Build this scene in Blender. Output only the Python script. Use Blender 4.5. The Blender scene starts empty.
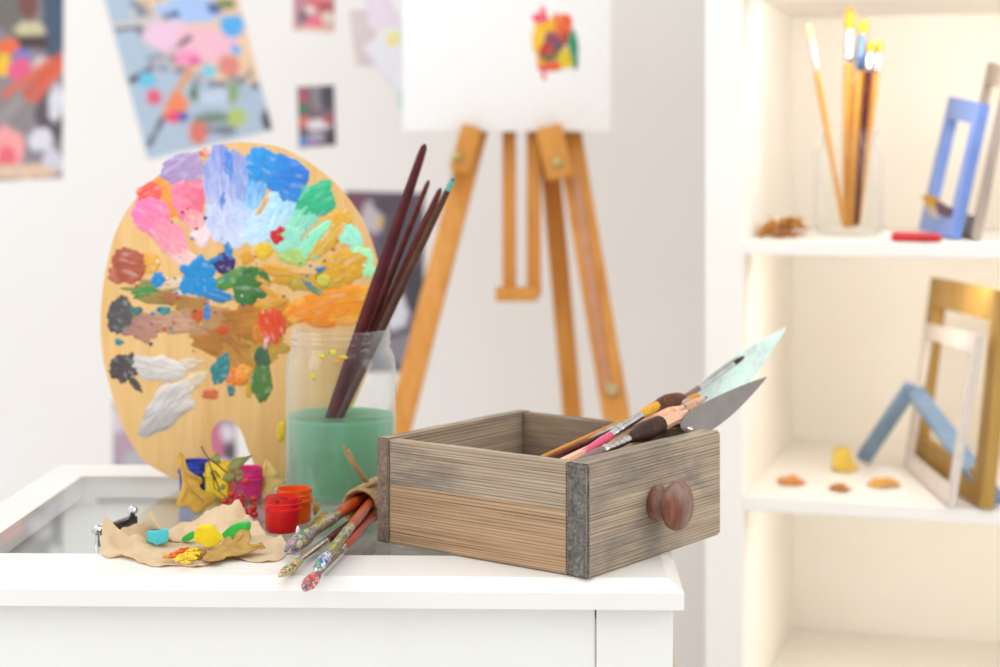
import bpy, bmesh, math, random
from mathutils import Vector, Matrix, noise
random.seed(7)
S = bpy.context.scene
COL = S.collection
PI = math.pi
# ------------------------------------------------------------------ camera frame
F, CX, HY, CZ = 1750.0, 500.0, 155.0, 1.085
TZ = 0.75
def at(px, py, Y): return Vector(((px-CX)*Y/F, Y, CZ-(py-HY)*Y/F))
def on(px, py, z=TZ): return at(px, py, F*(CZ-z)/(py-HY))

# ------------------------------------------------------------------ colour / materials
def lin(c):
    if isinstance(c, str):
        c = c.lstrip('#'); c = [int(c[i:i+2], 16)/255 for i in (0, 2, 4)]
    return tuple(((x/12.92) if x <= .04045 else ((x+.055)/1.055)**2.4) for x in c)
def lin4(c): return (*lin(c), 1)
MATS = {}
def base_mat(name):
    m = bpy.data.materials.new(name); m.use_nodes = True
    nt = m.node_tree; b = nt.nodes['Principled BSDF']
    return m, nt, b
def setp(b, rough=.5, metal=0, spec=.5, coat=0):
    b.inputs['Roughness'].default_value = rough; b.inputs['Metallic'].default_value = metal
    b.inputs['Specular IOR Level'].default_value = spec; b.inputs['Coat Weight'].default_value = coat
def coords(nt, scale=(1, 1, 1), rot=(0, 0, 0), kind='Object'):
    tc = nt.nodes.new('ShaderNodeTexCoord'); mp = nt.nodes.new('ShaderNodeMapping')
    mp.inputs['Scale'].default_value = scale; mp.inputs['Rotation'].default_value = rot
    nt.links.new(tc.outputs[kind], mp.inputs['Vector']); return mp
def noise_node(nt, vec, scale, detail=4, rough=.55, dist=0):
    n = nt.nodes.new('ShaderNodeTexNoise'); n.inputs['Scale'].default_value = scale
    n.inputs['Detail'].default_value = detail; n.inputs['Roughness'].default_value = rough
    n.inputs['Distortion'].default_value = dist
    nt.links.new(vec.outputs[0], n.inputs['Vector']); return n
def ramp(nt, fac, stops, interp='LINEAR'):
    r = nt.nodes.new('ShaderNodeValToRGB'); cr = r.color_ramp; cr.interpolation = interp
    while len(cr.elements) < len(stops): cr.elements.new(.5)
    for e, (p, c) in zip(cr.elements, stops): e.position = p; e.color = lin4(c)
    nt.links.new(fac, r.inputs['Fac']); return r
def bump(nt, b, h, strength=.3, dist=.001):
    bp = nt.nodes.new('ShaderNodeBump'); bp.inputs['Strength'].default_value = strength
    bp.inputs['Distance'].default_value = dist
    nt.links.new(h, bp.inputs['Height']); nt.links.new(bp.outputs['Normal'], b.inputs['Normal'])
def plain(name, c, c2=None, rough=.5, metal=0, spec=.5, scale=40, bmp=0, coat=0, bdist=.001, trans=0):
    if name in MATS: return MATS[name]
    m, nt, b = base_mat(name); setp(b, rough, metal, spec, coat)
    if c2 is None: c2 = tuple(min(1, x*.94) for x in [int(c[i:i+2], 16)/255 for i in (1, 3, 5)])
    mp = coords(nt); n = noise_node(nt, mp, scale)
    r = ramp(nt, n.outputs['Fac'], [(.3, c), (.7, c2)])
    nt.links.new(r.outputs['Color'], b.inputs['Base Color'])
    if bmp: bump(nt, b, n.outputs['Fac'], bmp, bdist)
    if trans:
        out = nt.nodes['Material Output']; t = nt.nodes.new('ShaderNodeBsdfTranslucent'); mx = nt.nodes.new('ShaderNodeMixShader')
        nt.links.new(r.outputs['Color'], t.inputs['Color']); mx.inputs[0].default_value = trans
        nt.links.new(b.outputs[0], mx.inputs[1]); nt.links.new(t.outputs[0], mx.inputs[2]); nt.links.new(mx.outputs[0], out.inputs['Surface'])
    MATS[name] = m; return m
def wood(name, stops, axis='x', fine=220, rough=.6, bmp=.25, stretch=14, blotch=None, off=0, spec=.3, coat=0, split=None, wave=0):
    """grain along an object axis; optional grey blotches; split=(axis z height, dark, light)"""
    if name in MATS: return MATS[name]
    m, nt, b = base_mat(name); setp(b, rough, 0, spec, coat)
    sc = {'x': (1/stretch, 1, 1), 'y': (1, 1/stretch, 1), 'z': (1, 1, 1/stretch)}[axis]
    mp = coords(nt, sc); mp.inputs['Location'].default_value = (off, off*.7, off*1.3)
    n1 = noise_node(nt, mp, fine, 3, .65, .3); n2 = noise_node(nt, mp, fine*.22, 4, .6, 1.2)
    mixv = nt.nodes.new('ShaderNodeMix'); mixv.data_type = 'FLOAT'; mixv.inputs[0].default_value = .45
    nt.links.new(n1.outputs['Fac'], mixv.inputs[2]); nt.links.new(n2.outputs['Fac'], mixv.inputs[3])
    if wave:
        wt = nt.nodes.new('ShaderNodeTexWave'); wt.bands_direction = 'Z'; wt.inputs['Scale'].default_value = wave; wt.inputs['Distortion'].default_value = 9
        wt.inputs['Detail'].default_value = 3; wt.inputs['Detail Scale'].default_value = .6; nt.links.new(mp.outputs[0], wt.inputs['Vector'])
        mw = nt.nodes.new('ShaderNodeMix'); mw.data_type = 'FLOAT'; mw.inputs[0].default_value = .17
        nt.links.new(mixv.outputs[0], mw.inputs[2]); nt.links.new(wt.outputs['Fac'], mw.inputs[3]); mixv = mw
    r = ramp(nt, mixv.outputs[0], stops); col = r.outputs['Color']
    if blotch:
        mp2 = coords(nt, {'x': (.35, 1, 1), 'y': (1, .35, 1), 'z': (1, 1, .35)}[axis]); mp2.inputs['Location'].default_value = (off*2+.3, off, .2)
        n3 = noise_node(nt, mp2, 22, 5, .62, .4)
        rr = ramp(nt, n3.outputs['Fac'], [(.46, '#000000'), (.68, '#ffffff')])
        mx = nt.nodes.new('ShaderNodeMix'); mx.data_type = 'RGBA'; mx.blend_type = 'MIX'
        nt.links.new(rr.outputs['Color'], mx.inputs[0]); nt.links.new(col, mx.inputs[6])
        r2 = ramp(nt, n1.outputs['Fac'], [(.3, blotch[0]), (.7, blotch[1])]); nt.links.new(r2.outputs['Color'], mx.inputs[7])
        col = mx.outputs[2]
    if split:
        zz, warm = split
        sep = nt.nodes.new('ShaderNodeSeparateXYZ'); mpo = coords(nt); nt.links.new(mpo.outputs[0], sep.inputs[0])
        mt = nt.nodes.new('ShaderNodeMapRange'); mt.inputs[1].default_value = zz-.0012; mt.inputs[2].default_value = zz+.0012
        mt.inputs[3].default_value = .75; mt.inputs[4].default_value = 0
        nt.links.new(sep.outputs[2], mt.inputs[0])
        r4 = ramp(nt, mixv.outputs[0], warm)
        mx = nt.nodes.new('ShaderNodeMix'); mx.data_type = 'RGBA'
        nt.links.new(mt.outputs[0], mx.inputs[0]); nt.links.new(col, mx.inputs[6]); nt.links.new(r4.outputs['Color'], mx.inputs[7]); col = mx.outputs[2]
    nt.links.new(col, b.inputs['Base Color'])
    if bmp: bump(nt, b, mixv.outputs[0], bmp, .0006)
    MATS[name] = m; return m
def multi(name, cols, scale=260, rough=.45, bmp=.4, stretch=None):
    if name in MATS: return MATS[name]
    m, nt, b = base_mat(name); setp(b, rough, 0, .5)
    mp = coords(nt, stretch or (1, 1, 1)); n = noise_node(nt, mp, scale, 2, .5, .8)
    k = len(cols); lo, hi = .33, .67
    r = ramp(nt, n.outputs['Fac'], [(lo+(hi-lo)*i/k if i else 0, c) for i, c in enumerate(cols)], 'CONSTANT')
    nt.links.new(r.outputs['Color'], b.inputs['Base Color']); bump(nt, b, n.outputs['Fac'], bmp, .0008)
    MATS[name] = m; return m
def attr_mat(name, rough=.4, bmp=0, spec=.5):
    if name in MATS: return MATS[name]
    m, nt, b = base_mat(name); setp(b, rough, 0, spec)
    a = nt.nodes.new('ShaderNodeAttribute'); a.attribute_name = 'Col'
    nt.links.new(a.outputs['Color'], b.inputs['Base Color'])
    if bmp:
        n = noise_node(nt, coords(nt), 320, 3, .6, .6); bump(nt, b, n.outputs['Fac'], bmp, .0012)
    MATS[name] = m; return m
def thin_glass(name, tint='#ffffff', ior=1.45, rough=0.0, edge=0):
    if name in MATS: return MATS[name]
    m, nt, b = base_mat(name); nt.nodes.remove(b); out = nt.nodes['Material Output']
    t = nt.nodes.new('ShaderNodeBsdfTransparent'); t.inputs['Color'].default_value = lin4(tint)
    g = nt.nodes.new('ShaderNodeBsdfGlossy'); g.inputs['Roughness'].default_value = rough
    f = nt.nodes.new('ShaderNodeFresnel'); geo = nt.nodes.new('ShaderNodeNewGeometry'); mi = nt.nodes.new('ShaderNodeMapRange')
    mi.inputs[3].default_value = ior; mi.inputs[4].default_value = 1/ior   # the wall is thin: same reflection from both sides
    nt.links.new(geo.outputs['Backfacing'], mi.inputs[0]); nt.links.new(mi.outputs[0], f.inputs['IOR'])
    mx = nt.nodes.new('ShaderNodeMixShader')
    nt.links.new(f.outputs[0], mx.inputs[0]); nt.links.new(t.outputs[0], mx.inputs[1]); nt.links.new(g.outputs[0], mx.inputs[2])
    sh = mx
    if edge:   # white mixed into the colour edge-on, standing in for bright rim reflections
        lw = nt.nodes.new('ShaderNodeLayerWeight'); lw.inputs['Blend'].default_value = .35; ml = nt.nodes.new('ShaderNodeMath'); ml.operation = 'MULTIPLY'; ml.inputs[1].default_value = edge
        df = nt.nodes.new('ShaderNodeBsdfDiffuse'); df.inputs['Color'].default_value = lin4('#f0f4f0'); sh = nt.nodes.new('ShaderNodeMixShader')
        nt.links.new(lw.outputs['Facing'], ml.inputs[0]); nt.links.new(ml.outputs[0], sh.inputs[0]); nt.links.new(mx.outputs[0], sh.inputs[1]); nt.links.new(df.outputs[0], sh.inputs[2])
    nt.links.new(sh.outputs[0], out.inputs['Surface']); MATS[name] = m; return m
def veil(name, col, fac, rough=.3):
    """part clear, part coloured plastic"""
    if name in MATS: return MATS[name]
    m, nt, b = base_mat(name); setp(b, rough); out = nt.nodes['Material Output']
    n = noise_node(nt, coords(nt), 120); r = ramp(nt, n.outputs['Fac'], [(.3, col), (.7, tuple(min(1, x*.93) for x in [int(col[i:i+2], 16)/255 for i in (1, 3, 5)]))])
    nt.links.new(r.outputs['Color'], b.inputs['Base Color'])
    t = nt.nodes.new('ShaderNodeBsdfTransparent'); mx = nt.nodes.new('ShaderNodeMixShader'); mx.inputs[0].default_value = fac
    nt.links.new(t.outputs[0], mx.inputs[1]); nt.links.new(b.outputs[0], mx.inputs[2]); nt.links.new(mx.outputs[0], out.inputs['Surface'])
    MATS[name] = m; return m

# ------------------------------------------------------------------ objects
MAT = {}      # world matrix of things
def tag(o, label=None, cat=None, group=None, kind=None):
    if label: o['label'] = label
    if cat: o['category'] = cat
    if group: o['group'] = group
    if kind: o['kind'] = kind
    return o
def thing(name, label, cat, loc=(0, 0, 0), rz=0, group=None):
    o = bpy.data.objects.new(name, None); COL.objects.link(o); o.empty_display_size = .02
    o.location = loc; o.rotation_euler = (0, 0, rz)
    MAT[o] = Matrix.Translation(Vector(loc)) @ Matrix.Rotation(rz, 4, 'Z')
    return tag(o, label, cat, group)
def obj(name, bm, mats, parent=None, smooth=True, local=False, sharp=40, label=None):
    """one mesh object; bm is in world space unless local"""
    me = bpy.data.meshes.new(name)
    bmesh.ops.recalc_face_normals(bm, faces=bm.faces[:])
    bm.to_mesh(me); bm.free()
    o = bpy.data.objects.new(name, me); COL.objects.link(o)
    if parent is not None:
        o.parent = parent; MAT[o] = MAT[parent]
        if not local: me.transform(MAT[parent].inverted())
    elif not local:
        xs = [v.co for v in me.vertices]
        b = Vector(((min(v.x for v in xs)+max(v.x for v in xs))/2, (min(v.y for v in xs)+max(v.y for v in xs))/2, min(v.z for v in xs)))
        me.transform(Matrix.Translation(-b)); o.location = b; MAT[o] = Matrix.Translation(b)
    else: MAT[o] = Matrix.Identity(4)
    for m in (mats if isinstance(mats, (list, tuple)) else [mats]): me.materials.append(m)
    if smooth:
        me.polygons.foreach_set('use_smooth', [True]*len(me.polygons))
        me.set_sharp_from_angle(angle=math.radians(sharp))
    if label: o['label'] = label
    return o
def BM(): return bmesh.new()
def box(bm, lo, hi, bev=0, mtx=None, mi=0):
    b2 = bmesh.new(); bmesh.ops.create_cube(b2, size=1)
    lo, hi = Vector(lo), Vector(hi)
    for v in b2.verts: v.co = Vector([lo[i]+(v.co[i]+.5)*(hi[i]-lo[i]) for i in range(3)])
    if bev: bmesh.ops.bevel(b2, geom=b2.edges[:], offset=bev, segments=2, affect='EDGES', profile=.5)
    merge(bm, b2, mtx, mi)
def merge(bm, b2, mtx=None, mi=0):
    if mtx is not None: bmesh.ops.transform(b2, matrix=mtx, verts=b2.verts)
    mp = {v: bm.verts.new(v.co) for v in b2.verts}
    for f in b2.faces:
        try: nf = bm.faces.new([mp[v] for v in f.verts]); nf.material_index = mi if mi else f.material_index
        except ValueError: pass
    b2.free()
def frame_axes(d):
    d = d.normalized(); up = Vector((0, 0, 1)) if abs(d.z) < .95 else Vector((0, 1, 0))
    x = d.cross(up).normalized(); y = x.cross(d).normalized(); return d, x, y
def beam(bm, A, B, w, t, bev=.002, face=None):
    """rectangular bar from A to B, w across (x-ish), t deep"""
    d = (B-A); L = d.length; d.normalize()
    y = face or Vector((0, 1, 0)); x = y.cross(d).normalized(); y = d.cross(x).normalized()
    M = Matrix((( x.x, y.x, d.x, A.x), (x.y, y.y, d.y, A.y), (x.z, y.z, d.z, A.z), (0, 0, 0, 1)))
    box(bm, (-w/2, -t/2, 0), (w/2, t/2, L), bev, M)
def lathe(bm, prof, A, B, n=20, closed_ends=True, sq=(1, 1)):
    """profile [(t,r)] along A->B with t in 0..1"""
    d, x, y = frame_axes(B-A); L = B-A; rings = []
    for t, r in prof:
        c = A+L*t
        if r < 1e-6: rings.append([bm.verts.new(c)])
        else: rings.append([bm.verts.new(c+x*(r*sq[0]*math.cos(2*PI*k/n))+y*(r*sq[1]*math.sin(2*PI*k/n))) for k in range(n)])
    for a, b in zip(rings, rings[1:]):
        if len(a) == 1 and len(b) == 1: continue
        for k in range(n):
            k2 = (k+1) % n
            if len(a) == 1: bm.faces.new([a[0], b[k2], b[k]])
            elif len(b) == 1: bm.faces.new([a[k], a[k2], b[0]])
            else: bm.faces.new([a[k], a[k2], b[k2], b[k]])
    if closed_ends:
        for rg in (rings[0], rings[-1]):
            if len(rg) > 2: bm.faces.new(rg)
def vlathe(bm, prof, base, n=40, ends=False):
    """profile [(r,z)] about a vertical axis at base"""
    z0, z1 = Vector(base), Vector(base)+Vector((0, 0, 1))
    lathe(bm, [(z, r) for r, z in prof], z0, z1, n, ends)
def tube(bm, pts, r, n=8):
    pts = [Vector(p) for p in pts]; rings = []
    rr = r if isinstance(r, (list, tuple)) else [r]*len(pts)
    px = None
    for i, p in enumerate(pts):
        d = (pts[min(i+1, len(pts)-1)]-pts[max(i-1, 0)]).normalized()
        if px is None: _, px, _ = frame_axes(d)
        x = (px-d*px.dot(d)).normalized(); y = d.cross(x); px = x
        rings.append([bm.verts.new(p+x*rr[i]*math.cos(2*PI*k/n)+y*rr[i]*math.sin(2*PI*k/n)) for k in range(n)])
    for a, b in zip(rings, rings[1:]):
        for k in range(n): bm.faces.new([a[k], a[(k+1) % n], b[(k+1) % n], b[k]])
    bm.faces.new(rings[0]); bm.faces.new(rings[-1])
def sphere(bm, c, r, u=14, v=10, sc=(1, 1, 1)):
    b2 = bmesh.new(); bmesh.ops.create_uvsphere(b2, u_segments=u, v_segments=v, radius=r)
    merge(bm, b2, Matrix.Translation(Vector(c)) @ Matrix.Diagonal((*sc, 1)))
def smoothpts(pts, k=6):
    """Catmull-Rom"""
    P = [Vector(p) for p in pts]; out = []
    for i in range(len(P)-1):
        a, b, c, d = P[max(i-1, 0)], P[i], P[i+1], P[min(i+2, len(P)-1)]
        for j in range(k):
            t = j/k
            out.append(.5*((2*b)+(c-a)*t+(2*a-5*b+4*c-d)*t*t+(3*b-a-3*c+d)*t**3))
    out.append(P[-1]); return out
def nz(v, s=1): return noise.noise(Vector(v)*s)
def sheet(pts3, cuts=3, amp=.002, freq=40, thick=.0006, seed=0, curl=None):
    """free-form thin sheet from a 3D outline"""
    bm = BM(); vs = [bm.verts.new(p) for p in pts3]; bm.faces.new(vs)
    bmesh.ops.triangulate(bm, faces=bm.faces[:], ngon_method='BEAUTY')
    for _ in range(cuts):
        long = [e for e in bm.edges if e.calc_length() > .006]
        if not long: break
        bmesh.ops.subdivide_edges(bm, edges=long, cuts=1, use_grid_fill=True)
        bmesh.ops.triangulate(bm, faces=[f for f in bm.faces if len(f.verts) > 3])
    bm.normal_update()
    nn = Vector((0, 0, 0))
    for f in bm.faces: nn += f.normal*f.calc_area()
    nn.normalize()
    if nn.y > 0 and abs(nn.y) > abs(nn.z): nn = -nn
    cen = sum((v.co for v in bm.verts), Vector())/len(bm.verts)
    for v in bm.verts:
        q = v.co*freq+Vector((seed, seed*2.1, 0))
        v.co += nn*(noise.noise(q)*amp+noise.noise(q*2.7)*amp*.4)
        if curl: v.co += nn*curl*((v.co-cen).length**2)
    g = bmesh.ops.extrude_face_region(bm, geom=bm.faces[:])
    for e in g['geom']:
        if isinstance(e, bmesh.types.BMVert): e.co -= nn*thick
    return bm

# ------------------------------------------------------------------ palette of materials
white_lacquer = plain('white_lacquer', '#f3eee6', '#f0eae1', .3, scale=8, spec=.4)
white_panel = plain('white_panel', '#f1efe8', '#efece4', .35, scale=8)
inner_grey = plain('table_inner_grey', '#f3efe9', '#eeeae3', .6, scale=14)
wall_paint = plain('wall_paint', '#f2eeea', '#efeae4', .85, scale=3, spec=.2)
floor_mat = wood('floor_boards', [(.3, '#d3d0cb'), (.7, '#dedbd6')], 'x', 30)
glass_mat = thin_glass('clear_glass', '#fdfefd', 1.47, edge=.42)
table_glass = thin_glass('table_glass', '#fafcfb', 1.6)
silver = plain('silver_metal', '#d9d8d6', '#c4c2bf', .22, 1, scale=60)
steel = plain('steel_blade', '#a49c93', '#958c84', .36, 1, scale=25)
brass = plain('brass_bolt', '#c9b27a', '#b39a60', .3, 1)
DR = [(.32, '#6b5b4a'), (.47, '#a08b73'), (.7, '#c4b299')]
WARM = [(.32, '#775539'), (.47, '#ac8660'), (.7, '#c2a480')]
GREY = ('#5d564f', '#8f8577')
EG = [(.32, '#3d3a38'), (.5, '#6b665f'), (.7, '#9a9186')]
drawer_x = wood('weathered_wood_across', DR, 'x', 700, .75, .6, 70, GREY, .11, wave=120)
drawer_y = wood('weathered_wood_along', DR, 'y', 700, .75, .6, 70, GREY, .27, wave=120, split=(.052, WARM))
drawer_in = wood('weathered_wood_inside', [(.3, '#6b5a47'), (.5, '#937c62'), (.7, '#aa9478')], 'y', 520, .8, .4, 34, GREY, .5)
drawer_end = wood('weathered_end_grain', EG, 'x', 340, .85, .8, 3, ('#3f3b39', '#77716a'), .3)
drawer_end2 = wood('weathered_end_grain_brown', [(.32, '#4d3f3a'), (.5, '#80685a'), (.7, '#9c8a7c')], 'x', 300, .85, .8, 3, None, .3)
knob_wood = wood('knob_wood', [(.3, '#5a3023'), (.5, '#7d4b38'), (.7, '#94705f')], 'z', 130, .5, .3, 5, ('#8d7468', '#9c857a'), .2)
pal_wood = wood('palette_wood', [(.3, '#dba660'), (.5, '#e8bb7a'), (.7, '#efc88c')], 'z', 90, .5, .08, 12)
easel_wood = wood('easel_wood', [(.3, '#b97528'), (.5, '#d08d3e'), (.7, '#de9f53')], 'z', 60, .45, .1, 14)
easel_wood2 = wood('easel_wood_dark', [(.3, '#a9651f'), (.5, '#bf7a30'), (.7, '#cc8a40')], 'z', 60, .45, .1, 14)
paint_attr = attr_mat('oil_paint', .38, .5)
print_attr = attr_mat('printed_paper', .6)
leaf_gold = plain('leaf_ochre', '#e6b840', '#cc9a2e', .55, scale=90, bmp=.3, trans=.25)
leaf_pale = plain('leaf_pale_yellow', '#f2da8a', '#e0be62', .55, scale=90, bmp=.3, trans=.25)
leaf_brown = plain('leaf_tan', '#d0a758', '#b58a42', .6, scale=90, bmp=.3, trans=.2)
leaf_olive = plain('leaf_olive', '#8f8d42', '#74712f', .5, scale=90, bmp=.3, trans=.2)
leaf_yellow = plain('leaf_bright_yellow', '#f7d712', '#eec008', .5, scale=90, bmp=.2, trans=.2)
stem_brown = plain('twig_brown', '#6f5434', '#543c24', .7)
berry_red = plain('berry_red', '#c92314', '#a6160e', .25, scale=200)
kraft = plain('kraft_paper', '#e4c9a4', '#d8b98f', .75, scale=60, bmp=.35, bdist=.0015, trans=.12)
jute = plain('jute_fibre', '#d3b184', '#9c7847', .95, scale=620, bmp=1, bdist=.002)
bristle_wood = plain('wet_bristle', '#d9c39b', '#c2a878', .6, scale=400)

# ------------------------------------------------------------------ room
def struct(name, bm, m): return tag(obj(name, bm, m, smooth=False), kind='structure')
bm = BM(); box(bm, (-3, 3.3, 0), (2.6, 3.38, 2.7)); struct('wall_back', bm, wall_paint)
bm = BM(); box(bm, (-3, -1.2, -.05), (2.6, 3.3, 0)); struct('floor', bm, floor_mat)
bm = BM(); box(bm, (-3, 3.285, 0), (2.6, 3.3, .09), .003); struct('baseboard_back', bm, white_panel)

# ------------------------------------------------------------------ display table
TROT = math.radians(-1.5)
table = thing('display_table', 'white display table with a framed glass top, in the foreground', 'table', (.1445, 1.372, 0), TROT)
X0, X1, Y0, Y1 = -.645, 0, 0, .52
IX0, IX1, IY0, IY1 = -.592, -.05, .086, .438
rings = [(X0, X1, Y0, Y1, .728), (X0, X1, Y0, Y1, .7412), (X0+.003, X1-.003, Y0+.003, Y1-.003, .7435),
         (X0+.010, X1-.010, Y0+.011, Y1-.011, .7488), (X0+.0125, X1-.0125, Y0+.014, Y1-.014, .75),
         (IX0, IX1, IY0, IY1, .75), (IX0, IX1, IY0, IY1, .728)]
bm = BM(); vr = []
for a, b, c, d, z in rings: vr.append([bm.verts.new(p) for p in ((a, c, z), (b, c, z), (b, d, z), (a, d, z))])
vr.append(vr[0])
for r0, r1 in zip(vr, vr[1:]):
    for k in range(4): bm.faces.new([r0[k], r0[(k+1) % 4], r1[(k+1) % 4], r1[k]])
obj('top_frame', bm, white_lacquer, table, smooth=False, local=True)
bm = BM(); box(bm, (IX0, IY0, .7455), (IX1, IY1, .7498)); obj('glass_panel', bm, table_glass, table, smooth=False, local=True)
bm = BM(); box(bm, (X0+.0695, Y0+.014, .60), (-.0695, Y0+.032, .7275), .0012); obj('front_panel', bm, white_panel, table, smooth=False, local=True)
bm = BM(); box(bm, (X0+.012, Y1-.03, .60), (X1-.012, Y1-.012, .7278), .001); obj('back_panel', bm, white_panel, table, smooth=False, local=True)
for x in (X0+.016, X1-.034):
    bm = BM(); box(bm, (x, Y0+.05, .60), (x+.018, Y1-.03, .7278), .001); obj('side_panel', bm, white_panel, table, smooth=False, local=True)
bm = BM(); box(bm, (X0+.034, Y0+.033, .712), (X1-.035, Y1-.031, .720)); obj('bottom_panel', bm, inner_grey, table, smooth=False, local=True)
for x in (X0+.008, -.0685):
    for y in (Y0+.012, Y1-.09):
        bm = BM(); box(bm, (x, y, 0), (x+.0605, y+(.05 if y < .1 else .07), .7279), .0012); obj('leg', bm, white_panel, table, smooth=False, local=True)

# ------------------------------------------------------------------ wooden drawer
DTH = math.radians(52.8); DO = Vector((.0694, 1.379, TZ)); DL, DW, DH = .208, .221, .0915
dex, dey = Vector((math.cos(DTH), math.sin(DTH), 0)), Vector((-math.sin(DTH), math.cos(DTH), 0))
drawer = thing('drawer_box', 'weathered brown wooden drawer with a round knob, on the corner of the white table', 'drawer', DO, DTH)
def panel(name, lo, hi, mats, axis, bev=.0012, wear=None):
    b2 = bmesh.new(); bmesh.ops.create_cube(b2, size=1); lo, hi = Vector(lo), Vector(hi)
    for v in b2.verts: v.co = Vector([lo[i]+(v.co[i]+.5)*(hi[i]-lo[i]) for i in range(3)])
    bmesh.ops.subdivide_edges(b2, edges=b2.edges[:], cuts=1 if not wear else 5, use_grid_fill=True)
    if wear:
        for v in b2.verts:
            if abs(v.co.z-hi.z) < 1e-5: v.co.z += nz(v.co*60+Vector((wear, 0, 0)))*.0009
    bmesh.ops.bevel(b2, geom=[e for e in b2.edges if e.calc_face_angle(0) > 1], offset=bev, segments=2, affect='EDGES')
    b2.normal_update()
    for f in b2.faces:
        if abs(f.normal[axis]) > .8: f.material_index = 1
    bm = BM(); merge(bm, b2)
    return obj(name, bm, mats, drawer, smooth=True, local=True, sharp=30)
panel('front_panel', (0, 0, 0), (DL, .021, DH), [drawer_x, drawer_end], 0, .002, 1)
panel('back_panel', (0, DW-.013, .001), (DL, DW, DH-.0005), [drawer_x, drawer_end2], 0, .0012, 2)
panel('side_panel', (.0012, .0213, .001), (.0132, DW-.0133, DH-.0012), [drawer_y, drawer_end], 1, .001, 3)
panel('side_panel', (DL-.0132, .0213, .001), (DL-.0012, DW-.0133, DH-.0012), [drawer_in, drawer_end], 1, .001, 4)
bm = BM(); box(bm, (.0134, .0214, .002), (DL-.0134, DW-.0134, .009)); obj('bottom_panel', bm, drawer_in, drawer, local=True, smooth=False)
bm = BM()
kp = [(0, .0125), (.05, .0145), (.13, .0150), (.2, .0138), (.27, .0125), (.36, .0118), (.43, .0128), (.49, .0165), (.57, .0195), (.70, .0205), (.80, .0190), (.9, .0145), (.97, .0075), (1, 0)]
lathe(bm, kp, Vector((.099, .0005, .0455)), Vector((.099, -.0325, .0455)), 36)
obj('knob', bm, knob_wood, drawer, local=True)
def dpl(px, py, c):
    """where the line of sight through a pixel meets the upright plane c behind the drawer front"""
    d = Vector(((px-CX)/F, 1, -(py-HY)/F)); o = Vector((0, 0, CZ))
    t = (c-(o-DO).dot(dey))/d.dot(dey); return o+d*t

# ------------------------------------------------------------------ brushes
def bristle_prof(t0, t1, r0, r1, kind='round'):
    if kind == 'flat': return [(t0, r0), (t0+(t1-t0)*.5, r1), (t1-(t1-t0)*.04, r1*.92), (t1, r1*.4)]
    return [(t0, r0), (t0+(t1-t0)*.25, r1*.97), (t0+(t1-t0)*.5, r1), (t0+(t1-t0)*.75, r1*.72), (t0+(t1-t0)*.92, r1*.32), (t1, 0)]
def make_brush(name, label, E, T, tf, tb, r, mats, group=None, cat='paintbrush', kind='round', sq=(1, 1), rb=None, re=None):
    """E handle end, T bristle tip; tf where the ferrule starts, tb where bristles start (fractions from E)"""
    base = E.copy() if E.z < T.z else T.copy()
    t = thing(name, label, cat, base, 0, group); re = re or r*.6; rb = rb or r*1.25
    hm, fm, bmts = mats
    bm = BM(); lathe(bm, [(0, 0), (.004, re*.7), (.012, re), (tf*.5, r*.98), (tf*.85, r*1.12), (tf, r*.96)], E, T, 16); obj('handle', bm, hm, t)
    if fm:
        q = (tb-tf)
        bm = BM(); lathe(bm, [(tf-.004, r*1.03), (tf+q*.12, r*1.05), (tf+q*.14, r*1.12), (tf+q*.18, r*1.12), (tf+q*.2, r*1.04), (tf+q*.3, r*1.04), (tf+q*.32, r*1.11), (tf+q*.36, r*1.11), (tf+q*.38, r*1.03), (tb, r*.98)], E, T, 20, sq=(1, 1)); obj('ferrule', bm, fm, t)
    b2 = BM(); lathe(b2, bristle_prof(tb-.004, 1, r*.93, rb, kind), E, T, 18, sq=sq)
    d = (T-E).normalized()
    for v in b2.verts:
        v.co += Vector((nz(v.co*500), nz(v.co*500+Vector((9, 0, 0))), nz(v.co*500+Vector((0, 9, 0)))))*r*.12
    obj('bristles', b2, bmts, t)
    return t
wine = plain('wine_handle', '#5a0e18', '#36090e', .38, scale=60, spec=.25)
wine2 = plain('red_brown_handle', '#6d2c20', '#451a14', .4, scale=120, spec=.25)
orange_handle = wood('orange_handle', [(.3, '#7c2209'), (.45, '#b04316'), (.6, '#c55a24'), (.72, '#d9987a')], 'y', 90, .35, .1, 3, None, .4)
red_handle = wood('red_orange_handle', [(.3, '#96240a'), (.5, '#bf3c12'), (.7, '#cf5a28')], 'y', 90, .35, .1, 3, None, .9)
pink_handle = plain('pink_handle', '#e2506f', '#d44465', .3, scale=30, coat=.3)
taupe_handle = plain('taupe_handle', '#8d7068', '#7a5e57', .45, scale=100)
yellow_handle = plain('orange_stick', '#dd8d1c', '#cc7c12', .35, scale=60)
hair_brown = wood('brown_hair', [(.3, '#2d1509'), (.5, '#5c2f15'), (.7, '#7b4a28')], 'z', 500, .55, .6, 3)
hair_dark = wood('dark_hair', [(.3, '#160b08'), (.5, '#3a2016'), (.7, '#55311f')], 'z', 500, .55, .6, 3)
hair_orange = wood('orange_hair', [(.3, '#a86710'), (.5, '#d99a22'), (.7, '#e6b04a')], 'z', 500, .55, .6, 3)
foil = plain('crinkled_ferrule', '#dcd9d3', '#a8a49c', .25, 1, scale=220, bmp=.9)
smear_ferrule = multi('painted_ferrule', ['#b9b2a6', '#cfcac0', '#8d867c', '#a8a196', '#5f9a55', '#d8c33a', '#a9a298', '#c9c4ba'], 130, .25, .3)
for nme in ('painted_ferrule',): MATS[nme].node_tree.nodes['Principled BSDF'].inputs['Metallic'].default_value = .55
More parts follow.
